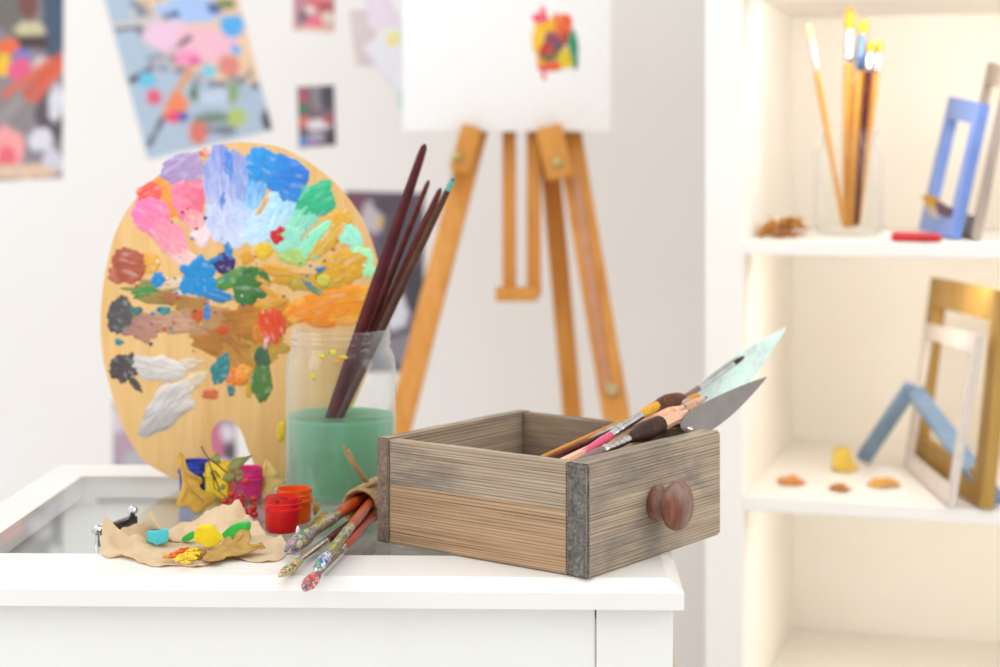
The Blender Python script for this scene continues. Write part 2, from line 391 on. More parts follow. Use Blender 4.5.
P_A = multi('bristle_paint_multi', ['#d9c9a5', '#d2c19b', '#cbb98f', '#2a4fa0', '#2f8f6a', '#c84a80', '#2c6e9e', '#d8c235', '#3d9a80', '#55306a', '#d08aa0'], 85)
P_B = multi('bristle_paint_yellow', ['#d3c29a', '#3a3f7a', '#d8b42a', '#d9c9a5', '#2d8a6c', '#cc4a78', '#e0c240', '#c8a878'], 85)
P_C = multi('bristle_paint_blue', ['#cdbf9c', '#2b52a8', '#e6e0d0', '#2f62b0', '#54a060', '#d6c03a'], 85)
P_D = multi('bristle_paint_red', ['#c9241c', '#c8201a', '#d8c4a0', '#2c4a90', '#e05a1a', '#c41f2a', '#2d7a78', '#d98a50'], 85)

# ---- brush bundle with jute twine
BG = 'paint-smeared brushes tied in a bundle'
def bundle_brush(label, tip, W, ft, fb, r, mats, rb=None, sq=(1, 1)):
    d = (W-tip); E = W+d.normalized()*.085; L = (E-tip).length; k = d.length/L
    return make_brush('paintbrush', label, E, tip, 1-ft*k, 1-fb*k, r, mats, BG, rb=rb, sq=sq, re=r*.8)
tipA, tipB, tipC, tipD = at(284, 552, 1.432), at(278, 577, 1.365), at(314, 572, 1.355), at(303, 590, 1.325)
bundle_brush('largest brush of the tied bundle, orange handle and wide multicoloured bristles', tipA, Vector((-.1275, 1.595, .7715)), .66, .34, .0048, (orange_handle, smear_ferrule, P_A), .0070)
bundle_brush('thin dark wine-handled brush of the tied bundle with yellow and pink tip', tipB, Vector((-.1225, 1.602, .7585)), .50, .22, .0031, (wine, silver, P_B), .0046)
bundle_brush('upper right brush of the tied bundle with blue and white smeared bristles', tipC, Vector((-.1165, 1.594, .7705)), .58, .20, .0040, (orange_handle, smear_ferrule, P_C), .0048)
bundle_brush('lowest brush of the tied bundle, red-tipped, hanging over the table edge', tipD, Vector((-.1130, 1.598, .7590)), .49, .15, .0041, (red_handle, silver, P_D), .0055)
tw = thing('jute_twine', 'beige jute twine wrapped around the bundle of paintbrushes, one end sticking up', 'twine', (-.12, 1.61, TZ))
wc = Vector((-.1180, 1.606, .7680)); wd = Vector((.055, .19, .006)).normalized(); _, wx, wy = frame_axes(wd)
bm = BM(); pts = []
for i in range(16*22+1):
    a = 2*PI*i/22; s = i/(16*22)
    pts.append(wc+wd*((s-.5)*.056)+wx*(.0158+.0010*math.sin(a*.37+1))*math.cos(a)+wy*(.0150+.0010*math.cos(a*.21))*math.sin(a))
tube(bm, pts, .0020, 6)
for v in bm.verts: v.co += Vector((nz(v.co*700), nz(v.co*700+Vector((5, 5, 5))), nz(v.co*700+Vector((1, 8, 3)))))*.0009
obj('coil', bm, jute, tw)
bm = BM()
tp = smoothpts([at(372, 487, 1.60), at(366, 481, 1.595), at(359, 472, 1.585), at(352, 461, 1.58), at(347, 450, 1.578)], 8)
tube(bm, tp, [.0024+.0006*(i/len(tp))+.0004*nz((i*.9, 0, 0)) for i in range(len(tp))], 7)
tube(bm, smoothpts([at(361, 489, 1.585), at(371, 484, 1.59), at(380, 482, 1.60)], 6), .0026, 7)
for k in range(7):
    q = tp[-1]; tube(bm, [q, q+Vector((random.uniform(-.004, .002), random.uniform(-.003, .003), random.uniform(.001, .005)))], .0004, 4)
tube(bm, smoothpts([at(351, 502, 1.58), at(346, 492, 1.575), at(350, 480, 1.575)], 6), .00035, 4)
obj('tail', bm, jute, tw)

# ------------------------------------------------------------------ tools in the drawer
def dbrush(label, tip, low, fpx, bpx, c, r, mats, name='paintbrush', rb=None, kind='round', sq=(1, 1), xmin=.022, re=None):
    T, Lw = dpl(*tip, c), dpl(*low, c); d = (Lw-T).normalized()
    def loc(p): q = p-DO; return q.dot(dex), q.z
    E = Lw.copy()
    for i in range(400):
        n = E+d*.001; x, z = loc(n)
        if x < xmin or z < .010+r: break
        E = n
    L = (E-T).length
    fr = lambda px: 1-((dpl(*px, c)-T).dot(d))/L
    return make_brush(name, label, E, T, fr(fpx), fr(bpx), r, mats, 'art tools standing in the wooden drawer', rb=rb, kind=kind, sq=sq, re=re)
dbrush('dark brown soft brush with a teal smear, nearest in the drawer', (661, 424), (600, 452), (602, 451), (628, 439), .032, .0040, (taupe_handle, foil, hair_dark), rb=.0085, kind='flat')
dbrush('pink-handled brush with silver ferrule and orange bristles, in the drawer', (657, 405), (580, 456), (611, 438), (641, 417), .045, .0037, (pink_handle, silver, hair_orange), rb=.0046, kind='flat')
dbrush('large soft mop brush with brown hair and crinkled silver ferrule, in the drawer', (686, 396), (580, 450), (590, 445), (655, 411), .066, .0058, (wine2, foil, hair_brown), rb=.0098)
dbrush('slim tall brush with small dark tip, standing in front of the mint blade', (745, 356), (660, 415), (699, 388), (733, 364), .075, .0029, (taupe_handle, silver, hair_dark), rb=.0026)
dbrush('small brush whose ochre tip peeks out behind the pencils', (698, 396), (650, 416), (672, 406.8), (688, 400.2), .060, .0026, (wine2, silver, hair_orange), rb=.0034, kind='flat')
def stick(label, tip, low, c, r, m, xmin=.02):
    T, Lw = dpl(*tip, c), dpl(*low, c); d = (Lw-T).normalized(); E = Lw.copy()
    for i in range(400):
        n = E+d*.001; q = n-DO
        if q.dot(dex) < xmin or q.z < .012: break
        E = n
    bm = BM(); lathe(bm, [(0, r*.7), (.01, r), (.9, r), (.985, r*.8), (1, 0)], E, T, 12)
    return tag(obj('handle_stick', bm, m), label, 'paintbrush handle', 'art tools standing in the wooden drawer')
stick('thin orange wooden stick lying farthest left in the drawer', (628, 419), (557, 451), .092, .0022, yellow_handle)
pencil_wood = wood('pencil_wood', [(.3, '#dba07c'), (.5, '#e9b795'), (.7, '#f0c6a8')], 'z', 120, .55, .1, 5)
def pencil(label, tip, low, c, r, lead, cone):
    T, Lw = dpl(*tip, c), dpl(*low, c); d = (Lw-T).normalized(); E = Lw.copy()
    for i in range(400):
        n = E+d*.001; q = n-DO
        if q.dot(dex) < .024 or q.z < .014: break
        E = n
    L = (E-T).length; t = thing('pencil', label, 'pencil', E, 0, 'art tools standing in the wooden drawer')
    tc = 1-cone/L; tl = 1-.0045/L
    bm = BM(); lathe(bm, [(0, r), (tc, r)], E, T, 6); obj('barrel', bm, pencil_wood, t, sharp=20)
    bm = BM(); lathe(bm, [(tc, r), (tl, .0018)], E, T, 14); obj('sharpened_cone', bm, pencil_wood, t)
    bm = BM(); lathe(bm, [(tl, .0019), (1-.0015/L, .0013), (1, 0)], E, T, 10); obj('lead', bm, plain('lead_'+lead[0], lead[1], None, .4), t)
pencil('sharpened pencil with dark blue lead, lower of the two blue ones in the drawer', (686, 406), (640, 428), .046, .0058, ('navy', '#1c2350'), .026)
pencil('sharpened pencil with red lead, in the drawer', (690, 410), (645, 434), .036, .0054, ('red', '#c8202a'), .024)
pencil('sharpened pencil with dark blue lead reaching highest, over the grey blade', (707, 397), (655, 426), .056, .0056, ('navy', '#1c2350'), .026)
def knife(label, outline, neck, c, bladem, grp='palette knives in the drawer', cn=None):
    cn = cn or c
    pts = [dpl(x, y, c) for x, y in outline]
    t = thing('palette_knife', label, 'palette knife', dpl(*neck[-1], cn), 0, grp)
    bm = BM(); vs = [bm.verts.new(p) for p in pts]; bm.faces.new(vs)
    g = bmesh.ops.extrude_face_region(bm, geom=bm.faces[:])
    for e in g['geom']:
        if isinstance(e, bmesh.types.BMVert): e.co += dey*.0009
    obj('blade', bm, bladem, t, sharp=30)
    P = [dpl(x, y, c if i == 0 else cn)+dey*.0005 for i, (x, y) in enumerate(neck)]
    bm = BM(); tube(bm, smoothpts(P, 6), [.0032-.0008*min(1, i/8) for i in range(6*(len(P)-1)+1)], 10); obj('shank', bm, silver, t)
    d = (P[-1]-P[-2]).normalized(); E = P[-1].copy()
    for i in range(200):
        n = E+d*.001; q = n-DO
        if q.dot(dex) < .03 or q.z < .018: break
        E = n
    bm = BM(); lathe(bm, [(0, .003), (.2, .0040), (.6, .0046), (.9, .0042), (1, .003)], P[-1], E, 14); obj('handle', bm, wine2, t)
def oval_path(pts, k=4):
    P = smoothpts([Vector((x, y, 0)) for x, y in pts], k); return [(p.x, p.y) for p in P]
mint = wood('mint_painted_blade', [(.3, '#eefaf3'), (.48, '#d9f3e4'), (.6, '#ccd6cf'), (.75, '#f2fbf6')], 'x', 60, .35, .2, 3)
knife('leaf-shaped palette knife coated in mint green paint, tallest in the drawer', oval_path([(787, 327), (780, 330), (744, 351), (704, 380), (690, 393), (688, 400), (696, 405), (716, 406), (738, 394), (757, 373), (784, 333)]) + [], [(690, 401), (680, 406), (672, 410)], .080, mint)
knife('bare grey steel palette knife leaning out over the drawer front', oval_path([(767, 377), (760, 379), (734, 389), (704, 403), (690, 412), (682, 421), (681, 428), (687, 433), (699, 434.5), (712, 430), (732, 415), (752, 395), (765, 380)]), [(691, 430), (676, 425), (664, 426), (652, 432)], .030, steel, cn=.036)
# teal smear on the nearest brush
# ------------------------------------------------------------------ jar of green water
JC = Vector((-.1558, 1.714, TZ)); JR = .0535
jar = thing('glass_jar', 'clear glass jar half full of green water, beside the palette', 'jar', JC)
bm = BM()
vlathe(bm, [(0, .004), (.040, .0045), (.047, .001), (.0505, .0012), (JR-.0006, .006), (JR, .012), (JR, .128), (JR-.0012, .136), (.0500, .1425), (.0478, .146), (.0472, .149), (.0486, .1505), (.0488, .152), (.0474, .1535), (.0472, .156), (.0486, .1575), (.0486, .159), (.0474, .1605), (.0476, .1635), (.0470, .1645), (.0455, .1645), (.0450, .1630)], JC, 56)
obj('glass', bm, glass_mat, jar)
m, nt, b = base_mat('green_water'); setp(b, .12, 0, .4)
mp = coords(nt); sep = nt.nodes.new('ShaderNodeSeparateXYZ'); nt.links.new(mp.outputs[0], sep.inputs[0])
mr = nt.nodes.new('ShaderNodeMapRange'); mr.inputs[1].default_value = 0; mr.inputs[2].default_value = .081; nt.links.new(sep.outputs[2], mr.inputs[0])
r = ramp(nt, mr.outputs[0], [(0, '#c4e2cc'), (.15, '#a3d2b2'), (.6, '#98cfae'), (.93, '#9dd6b6'), (1, '#b4e4cb')]); nt.links.new(r.outputs['Color'], b.inputs['Base Color'])
out = nt.nodes['Material Output']; tl = nt.nodes.new('ShaderNodeBsdfTranslucent'); mx = nt.nodes.new('ShaderNodeMixShader'); mx.inputs[0].default_value = .55
nt.links.new(r.outputs['Color'], tl.inputs['Color']); nt.links.new(b.outputs[0], mx.inputs[1]); nt.links.new(tl.outputs[0], mx.inputs[2])
tr = nt.nodes.new('ShaderNodeBsdfTransparent'); tr.inputs['Color'].default_value = lin4('#a8d8bc'); mx2 = nt.nodes.new('ShaderNodeMixShader'); mx2.inputs[0].default_value = .2
nt.links.new(mx.outputs[0], mx2.inputs[1]); nt.links.new(tr.outputs[0], mx2.inputs[2]); nt.links.new(mx2.outputs[0], out.inputs['Surface'])
water = m
bm = BM(); vlathe(bm, [(0, .0055), (.046, .0055), (JR-.0022, .007), (JR-.0008, .0125), (JR-.0008, .0806), (JR-.0022, .0796), (0, .0795)], JC, 48); obj('water', bm, water, jar)
bm = BM()
for px, py, rx, rz, c in ((322, 356, 5, 2, 0), (333, 352, 4, 3, 1), (343, 357, 5, 2, 1), (313, 377, 2.5, 3.5, 0), (337, 361, 3, 2, 1)):
    X = (px-CX)*1.662/F; ang = math.asin(max(-1, min(1, (X-JC.x)/(JR+.0004)))); z = CZ-(py-HY)*1.664/F
    p = JC+Vector((math.sin(ang)*(JR+.0003), -math.cos(ang)*(JR+.0003), z-TZ)); sphere(bm, p, .001, 8, 6, (rx*.95, .5, rz*.95))
obj('paint_speck', bm, multi('yellow_green_specks', ['#1f9a70', '#d6cf2a', '#c9c820', '#e0a020'], 60), jar)
JG = 'dark-handled brushes in the jar of green water'
def jar_brush(label, top, mid, Yt, Yb, r0, r1, m, capm=None):
    s = (mid[0]-top[0])/(mid[1]-top[1]); yb = 487; bx = top[0]+s*(yb-top[1])
    if bx < 306: bx = 306
    T, B = at(*top, Yt), at(bx, yb, Yb)
    t = thing('paintbrush', label, 'paintbrush', B, 0, JG)
    bm = BM(); lathe(bm, [(.12, r0*.9), (.4, r0), (.6, r0*.96), (.8, (r0+r1)/2), (.96, r1), (.99, r1*.8), (1, r1*.3)], B, T, 14); obj('handle', bm, m, t)
    bm = BM(); lathe(bm, [(.07, r0*.9), (.122, r0*.92)], B, T, 14); obj('ferrule', bm, silver, t)
    bm = BM(); lathe(bm, [(0, 0), (.03, r0*.7), (.072, r0*.9)], B, T, 14); obj('bristles', bm, hair_dark, t)
    if capm:
        bm = BM(); lathe(bm, [(.955, r1*1.08), (.985, r1*.95), (1.002, r1*.3)], B, T, 12); obj('painted_tip', bm, capm, t)
jar_brush('tallest dark wine-red brush handle in the jar of green water', (425, 144), (363, 325), 1.716, 1.70, .0066, .0042, wine)
jar_brush('short red-brown brush handle in the jar, just right of the tallest', (429, 180), (372, 322), 1.735, 1.715, .0045, .0028, wine2)
jar_brush('red-brown brush handle in the jar, second from the right', (441, 188), (377, 328), 1.722, 1.724, .0047, .0033, wine2)
jar_brush('brush handle with a teal painted end, rightmost in the jar', (454, 177), (378, 331), 1.708, 1.700, .0046, .0030, plain('olive_brown_handle', '#5a3826', '#3a2116', .4, spec=.25), plain('teal_tip', '#6fb5ac', '#58988f', .4))

# ------------------------------------------------------------------ palette
PY = 1.772
def pp(px, py, off=0): return at(px, py, PY)+Vector((0, -off, 0))
out_px = [(241, 142), (260, 143.5), (279, 147), (299, 156), (317, 168), (335, 183), (351, 202), (364, 223), (373, 246), (379, 268), (381, 292), (379, 320), (374, 348), (366, 376), (354, 404), (338, 432), (320, 456), (298, 474), (272, 481), (244, 484.6), (216, 485.2), (196, 484.6), (178, 480.5), (160, 471.5), (143.5, 460.5), (131, 443), (121, 423), (114, 402), (108.5, 382), (103.5, 361), (101, 340), (100.5, 320), (101.5, 300), (104.5, 276), (109, 255), (115, 234), (127, 210), (143.5, 190), (162, 172), (184, 158), (205, 148.5), (222, 144)]
hole_px = [(211, 444), (211, 434), (215, 425), (222, 420.5), (230, 421), (238, 426), (243, 436), (248, 450), (254, 464), (255, 471), (248, 474), (236, 472), (223, 466), (214, 456)]
palette = thing('artist_palette', 'oval wooden artist palette covered in dried paint, standing behind the glass jar', 'palette', at(220, 485.5, PY))
bm = BM()
def loop(pts, k):
    P = smoothpts([Vector((x, y, 0)) for x, y in pts+pts[:1]], k)[:-1]; return [pp(p.x, p.y) for p in P]
lo, li = loop(out_px, 3), loop(hole_px, 3)
ed = []
for L in (lo, li):
    vs = [bm.verts.new(p) for p in L]; ed += [bm.edges.new((vs[i], vs[(i+1) % len(vs)])) for i in range(len(vs))]
bmesh.ops.triangle_fill(bm, use_beauty=True, use_dissolve=False, edges=ed)
bmesh.ops.holes_fill  # (no-op reference)
g = bmesh.ops.extrude_face_region(bm, geom=bm.faces[:])
for e in g['geom']:
    if isinstance(e, bmesh.types.BMVert): e.co.y += .005
obj('board', bm, pal_wood, palette, sharp=30)
def lerp(a, b, t): return tuple(x+(y-x)*t for x, y in zip(a, b))
def dab(px, py, rx, ry, ang, ca, cb=None, h=.0016, rag=.22, seed=None, streak=.5, name='paint_dab', plane=None, parent=None, cc=None, scale=1.0):
    """a dried dab of oil paint: ragged domed patch, colour running from ca to cb along its long axis"""
    plane = plane or pp; parent = parent or palette
    seed = seed if seed is not None else px*.37+py*.91
    A, B = lin(ca), lin(cb or ca); Cc = lin(cc) if cc else None
    n, R = 56, 9; bm = BM(); cl = bm.verts.layers.float_color.new('Col'); ca_, sa = math.cos(math.radians(ang)), math.sin(math.radians(ang))
    def vert(rr, k):
        th = 2*PI*k/n; c, s = math.cos(th), math.sin(th)
        edge = 1+rag*(noise.noise(Vector((c*1.6+seed, s*1.6, seed)))*1.3+.6*noise.noise(Vector((c*4+seed, s*4, seed*2)))+.35*noise.noise(Vector((c*9, s*9+seed, 3))))
        u, v = rr*edge*c, rr*edge*s
        x, y = px+(u*rx*ca_-v*ry*sa)*1.13, py+(u*rx*sa+v*ry*ca_)*1.13
        hh = h*.8*(1-rr**5)*(.7+.3*noise.noise(Vector((u*2.2+seed, v*6, 1)))+.14*noise.noise(Vector((u*7+seed, v*12, 2))))
        w = bm.verts.new(plane(x, y, max(.00025, hh+.0003) if rr < 1 else .0001))
        t = min(1, max(0, (u+1)/2+1.4*streak*(noise.noise(Vector((u*1.6+seed, v*5, 4)))+.4*noise.noise(Vector((u*4+seed, v*14, 5))))))
        col = lerp(A, B, t)
        if Cc and noise.noise(Vector((u*2+seed*3, v*5, 7))) > .18: col = lerp(col, Cc, .75)
        kk = 1+.22*noise.noise(Vector((u*3+seed, v*9, 9)))+.12*noise.noise(Vector((u*9+seed, v*22, 5)))
        wv = noise.noise(Vector((u*1.6+seed*1.7, v*4, 11)))
        if wv > .2 and h > .0012: col = lerp(col, (.9, .9, .88), min(.22, (wv-.2)*.8))
        w[cl] = (*[min(1, x*kk) for x in col], 1); return w
    c0 = vert(0, 0); rings = []
    for r in range(1, R+1): rings.append([vert(r/R, k) for k in range(n)])
    for k in range(n): bm.faces.new([c0, rings[0][k], rings[0][(k+1) % n]])
    for a, b in zip(rings, rings[1:]):
        for k in range(n): bm.faces.new([a[k], b[k], b[(k+1) % n], a[(k+1) % n]])
    return obj(name, bm, paint_attr, parent, sharp=180)
D = [  # stains first, then thick paint: px, py, rx, ry, angle, start colour, end colour, height, ragged
 (230, 338, 34, 20, 10, '#b8772c', '#9c6a2a', .0004, .35), (200, 322, 40, 12, 0, '#b98d68', '#b88a50', .0004, .4), (238, 352, 24, 16, 60, '#b97a26', '#c08a38', .0004, .35),
 (252, 318, 30, 16, 0, '#a96a24', '#d08a28', .0005, .35), (170, 322, 26, 9, 4, '#b98468', '#caa084', .0007, .35), (140, 327, 20, 12, 15, '#a3786c', '#c08a72', .0009, .35),
 (160, 292, 34, 8, 5, '#7f8a48', '#b08040', .0006, .4), (185, 300, 26, 9, 0, '#9a7838', '#b8823c', .0005, .4), (262, 346, 14, 20, 90, '#b98a2a', '#c49a40', .0004, .4),
 # upper fan
 (170, 200, 12, 20, -38, '#f0952f', '#f2a24a', .0008, .25), (182, 170, 20, 14, -20, '#a88ec4', '#b39bbd', .0016, .2), (187, 197, 17, 22, -10, '#f58aa5', '#f26b85', .0018, .2),
 (151, 193, 13, 10, -25, '#f2503f', '#f46a5a', .0015, .25), (151, 212, 17, 18, 25, '#f57ab4', '#f585a5', .002, .2), (166, 235, 26, 13, 50, '#f37f9f', '#f6a7ae', .0018, .22), (180, 252, 16, 9, 40, '#f3a9a9', '#f6d2c8', .0014, .3),
 (193, 219, 16, 9, 65, '#f28f95', '#f7b7b2', .0016, .25), (201, 235, 11, 8, 70, '#f8dcd4', '#f4d6dc', .0014, .35), (206, 152, 6, 3.4, -10, '#e8482f', '#f4ddc8', .0014, .4),
 (222, 184, 33, 15, 84, '#8493d6', '#c9d0f2', .002, .16), (226, 222, 24, 19, 80, '#bcc6ee', '#d5ddf4', .0016, .25), (214, 174, 19, 6, 88, '#93a2d6', '#b4bde6', .002, .2), (228, 166, 15, 6, 86, '#4f86d8', '#6f97dc', .0024, .25), (240, 178, 25, 9, 84, '#9a96cf', '#8fb4ea', .002, .25), (222, 200, 10, 4, 95, '#4a78cc', '#5a88d4', .0022, .3),
 (262, 166, 19, 16, 30, '#2896de', '#2b8fd8', .0024, .2), (256, 190, 22, 10, 100, '#3a97e2', '#9fd2f5', .0018, .28), (286, 176, 19, 19, 10, '#2b8ade', '#2479cf', .0026, .18), (291, 192, 12, 13, 60, '#2a80d8', '#2f88d8', .0024, .22),
 (277, 210, 26, 15, 125, '#9ed6f6', '#c9e9fa', .0019, .2), (258, 226, 20, 15, 150, '#b4daf3', '#cde7f7', .0016, .25), (268, 234, 16, 8, 160, '#b0daf2', '#c8e6f4', .0015, .28), (243, 214, 15, 9, 95, '#a9c9f2', '#cddcf5', .0015, .3),
 (262, 208, 12, 3.4, 122, '#e3b272', '#dfae6a', .0019, .3),
 (315, 200, 20, 15, -35, '#2fb580', '#37bd88', .0026, .18), (303, 219, 20, 11, 128, '#7fd8b4', '#96e2c4', .002, .25), (288, 238, 14, 13, 150, '#86ddbb', '#a2e8cd', .0018, .22), (297, 232, 14, 6, 120, '#b8f0dc', '#8fe0c0', .002, .3),
 (318, 240, 25, 9, -42, '#8fe6c2', '#90efbf', .0016, .28), (347, 233, 15, 10, 60, '#98f0cf', '#a9f2d6', .0016, .3), (329, 237, 26, 9, -52, '#dfb03c', '#eab236', .002, .25), (338, 219, 10, 8, 20, '#efb32f', '#e6a82c', .0018, .25), (294, 256, 14, 8, -10, '#a8c866', '#b9d878', .0014, .35), (310, 250, 12, 8, -20, '#9fe3a2', '#87d9b0', .0014, .35),
 (363, 262, 10, 14, -25, '#a6f5ae', '#b5f7be', .0015, .3), (346, 268, 24, 15, -20, '#dfa322', '#e5ac2c', .0022, .2), (316, 283, 30, 7, 5, '#cf9a22', '#d8a830', .0012, .35), (283, 272, 30, 5, 8, '#d79a1c', '#dca52c', .0015, .4),
 (340, 303, 38, 14, -8, '#f28a10', '#f5a020', .002, .2), (318, 312, 32, 12, -5, '#f3921a', '#ee7f14', .0016, .3), (362, 296, 16, 8, -20, '#f7bd20', '#f39a18', .0018, .3), (300, 310, 12, 14, 70, '#f0a030', '#f4b850', .0012, .35), (345, 318, 30, 8, 0, '#f59a18', '#f7b030', .0015, .3),
 (277, 236, 8, 7, 20, '#d8101c', '#c80d18', .0026, .35), (281, 230, 4, 5, 60, '#dc1820', '#d01018', .0022, .3), (263, 250, 9, 7.5, 0, '#ecc62c', '#e8bd24', .0018, .2), (247, 257, 5.5, 6, 0, '#dda328', '#d59a20', .0014, .3),
 # middle band
 (129, 265, 17, 16, 20, '#a84c34', '#b8603f', .0022, .22), (118, 274, 9, 8, 0, '#c07058', '#b86048', .0012, .35), (151, 263, 9, 8, 20, '#e9a431', '#e8ad48', .0014, .25), (146, 291, 14, 5, -15, '#3d8a36', '#57903a', .0014, .35),
 (169, 285, 18, 4, -12, '#d9b890', '#e6d2b0', .0012, .4), (190, 293, 16, 5, 10, '#e8dcc0', '#c08a48', .0012, .4), (172, 297, 14, 4, 0, '#a0623c', '#b87848', .0012, .4),
 (197, 277, 17, 17, 30, '#0f86c8', '#168dcc', .0026, .28), (158, 281, 7, 8, 20, '#1585c8', '#1a8ac8', .002, .3), (216, 294, 16, 6, 15, '#1384c8', '#1a80c0', .002, .35), (207, 312, 3, 9, 0, '#1a7cd0', '#2a88d8', .0016, .4), (203, 284, 10, 12, 80, '#1289c9', '#1a90d0', .0024, .3),
 (224, 263, 9.5, 9.5, 0, '#2c1858', '#3a2270', .0026, .15), (228, 251, 3.5, 9, -8, '#1784c8', '#1a86ca', .003, .25), (217, 259, 9, 2.8, -22, '#1a86c8', '#1784c4', .003, .25),
 (230, 279, 15, 7, -30, '#4f8c36', '#58913c', .0016, .3), (252, 286, 17, 17, 25, '#3f7c30', '#336b2c', .002, .3), (248, 273, 7, 6, 0, '#2f6a30', '#356f30', .002, .25), (268, 291, 12, 3.2, 40, '#e0a222', '#dfa02a', .0024, .25), (272, 303, 17, 5, -12, '#dea024', '#d89a20', .0024, .28), (262, 281, 9, 3, 25, '#dc9c1c', '#e2a52a', .0024, .25),
 (324, 280, 9, 8.5, 0, '#8a7c1e', '#9a8a24', .0016, .15), (324, 280, 7, 6.6, 0, '#cfc43a', '#d8cc48', .003, .12), (296, 284, 8, 6, 0, '#b08a1c', '#d0b030', .002, .25), (309, 285, 10, 4, 35, '#3f84a8', '#6a8a50', .0016, .4), (322, 269, 6, 2.5, -15, '#2a72b8', '#3a80b8', .0016, .4), (320, 293, 9, 4, 40, '#7a9040', '#5a8a88', .0014, .4),
 # lower band
 (120, 316, 12, 17, 15, '#4a4749', '#5c5654', .0018, .28), (135, 311, 6, 5, 0, '#3f7a68', '#4a6a60', .0016, .35), (164, 311, 6, 4, 0, '#2b8486', '#3a8a8a', .0016, .3), (222, 330, 6, 4, 0, '#d04a1e', '#c8501e', .0012, .35), (198, 315, 6, 7, 0, '#c0521e', '#d0602a', .0012, .4),
 (272, 325, 18, 14, 75, '#dd3f16', '#e4561c', .002, .22), (262, 333, 10, 10, 70, '#d98a24', '#d0702a', .0012, .35), (267, 341, 3, 7, 12, '#f2e2d8', '#d83040', .002, .35), (263, 358, 7, 11, 0, '#3c5c46', '#4a6a48', .001, .35),
 (123, 368, 11, 14, 40, '#463f3f', '#554b48', .0018, .28), (135, 384, 8, 4, 40, '#4e4642', '#5a504a', .0012, .4), (158, 368, 27, 11, 6, '#c9c2bb', '#e3dad1', .0036, .24), (188, 364, 14, 5, -5, '#e2d4c6', '#d8c09a', .0014, .4), (166, 408, 31, 15, -40, '#b5aeaa', '#ddd3ca', .0038, .24), (190, 384, 16, 6, -30, '#e6d9ca', '#dcc69e', .0014, .4), (160, 416, 12, 10, -40, '#a5a0a0', '#b9b3b0', .0034, .25),
 (221, 368, 8, 16, 18, '#2d7e80', '#33868a', .0016, .25), (233, 377, 5, 9, 10, '#e8762a', '#ef8a24', .0018, .3), (243, 373, 8, 8, 0, '#eda024', '#f0a030', .002, .25), (241, 380, 6, 5, 0, '#ee7f1c', '#f08a22', .003, .15), (262, 383, 9, 19, 2, '#4c7a34', '#5a7f38', .0014, .25), (231, 390, 3, 6, 0, '#2a7a80', '#30808a', .0014, .3), (210, 394, 7, 4, 0, '#d2603a', '#d8703c', .0012, .35), (249, 390, 2.5, 9, 0, '#d8a828', '#c8a030', .001, .4),
 (119, 342, 4, 3, 0, '#2a8490', '#2a8490', .0014, .4), (281, 432, 4, 9, 8, '#eec81c', '#e8c020', .0014, .3),
]
for i, d in enumerate(D):
    dab(*d[:7], h=d[7], rag=d[8], name='paint_dab')
print('dabs', len(D))
rnd = random.Random(3)
bm = BM(); cl = bm.verts.layers.float_color.new('Col')
for i in range(90):
    px, py = rnd.choice([(200, 270), (160, 290), (235, 300), (205, 315), (150, 320), (270, 300), (330, 270), (210, 215), (340, 240)])
    px += rnd.gauss(0, 22); py += rnd.gauss(0, 14)
    if ((px-241)/125)**2+((py-315)/160)**2 > .9: continue
    c = lin(rnd.choice(['#1a80c8', '#c8282a', '#f4ead8', '#2a8a60', '#d84a20', '#203a80', '#e8c030', '#1f4a30']))
    b2 = bmesh.new(); bmesh.ops.create_icosphere(b2, subdivisions=1, radius=1)
    r = rnd.uniform(.0008, .0022); p = pp(px, py, .0006)
    vs = [bm.verts.new(p+Vector((v.co.x*r*rnd.uniform(.7, 1.4), v.co.y*.0012, v.co.z*r))) for v in b2.verts]
    for v in vs: v[cl] = (*c, 1)
    b2.verts.index_update()
    for f in b2.faces: bm.faces.new([vs[v.index] for v in f.verts])
    b2.free()
tag(obj('paint_splatter', bm, paint_attr, palette), kind='stuff')

# ------------------------------------------------------------------ gouache pots
def pot(label, px, Y, paint, cup, level=.019, fac=.55, r=.0152, H=.0315, messy=None):
    b = Vector(((px-CX)*Y/F, Y, TZ))
    t = thing('paint_pot', label, 'paint pot', b, 0, 'small open pots of gouache')
    bm = BM(); vlathe(bm, [(0, .0008), (r-.0022, .0008), (r-.0006, .0024), (r, .020), (r+.0016, .0202), (r+.0018, .0212), (r+.0016, .0220), (r-.0004, .0224), (r-.0004, .0255), (r+.0003, .0262), (r-.0004, .0270), (r-.0004, H), (r-.0014, H), (r-.0018, .023), (r-.0018, .0195)], b, 32)
    obj('cup', bm, veil('cup_'+paint, cup, fac), t)
    pm = plain('gouache_'+paint, paint, None, .35, scale=60)
    bm = BM(); vlathe(bm, [(0, .0012), (r-.0022, .0012), (r-.0010, .0028), (r-.0008, .0185), (r-.0020, level-.001), (r-.003, level), (r*.5, level-.0012), (0, level-.001)], b, 28); obj('paint', bm, pm, t)
    if messy:
        bm = BM(); rg = random.Random(px)
        for k in range(16):
            a = rg.uniform(0, 2*PI); z = rg.uniform(level, H-.001)
            p = b+Vector(((r-.0012)*math.cos(a), (r-.0012)*math.sin(a), z)); sphere(bm, p, .0016, 8, 6, (rg.uniform(.6, 1.6), .8, rg.uniform(.5, 1.6)))
        obj('dried_paint', bm, plain('dried_'+messy, messy, None, .5, scale=120), t)
    return t
pot('red gouache pot, nearest of the pots on the glass', 282.5, 1.556, '#e60c0c', '#ee1e22', .0205, .55, messy='#8a0c14', r=.0160)
pot('orange gouache pot directly behind the red pot', 294, 1.594, '#ef5208', '#f0600e', .021, .92, messy='#d84c08', r=.0160)
pot('magenta pink gouache pot behind the red berries', 247.5, 1.700, '#d80e66', '#e22f80', .021, .9)
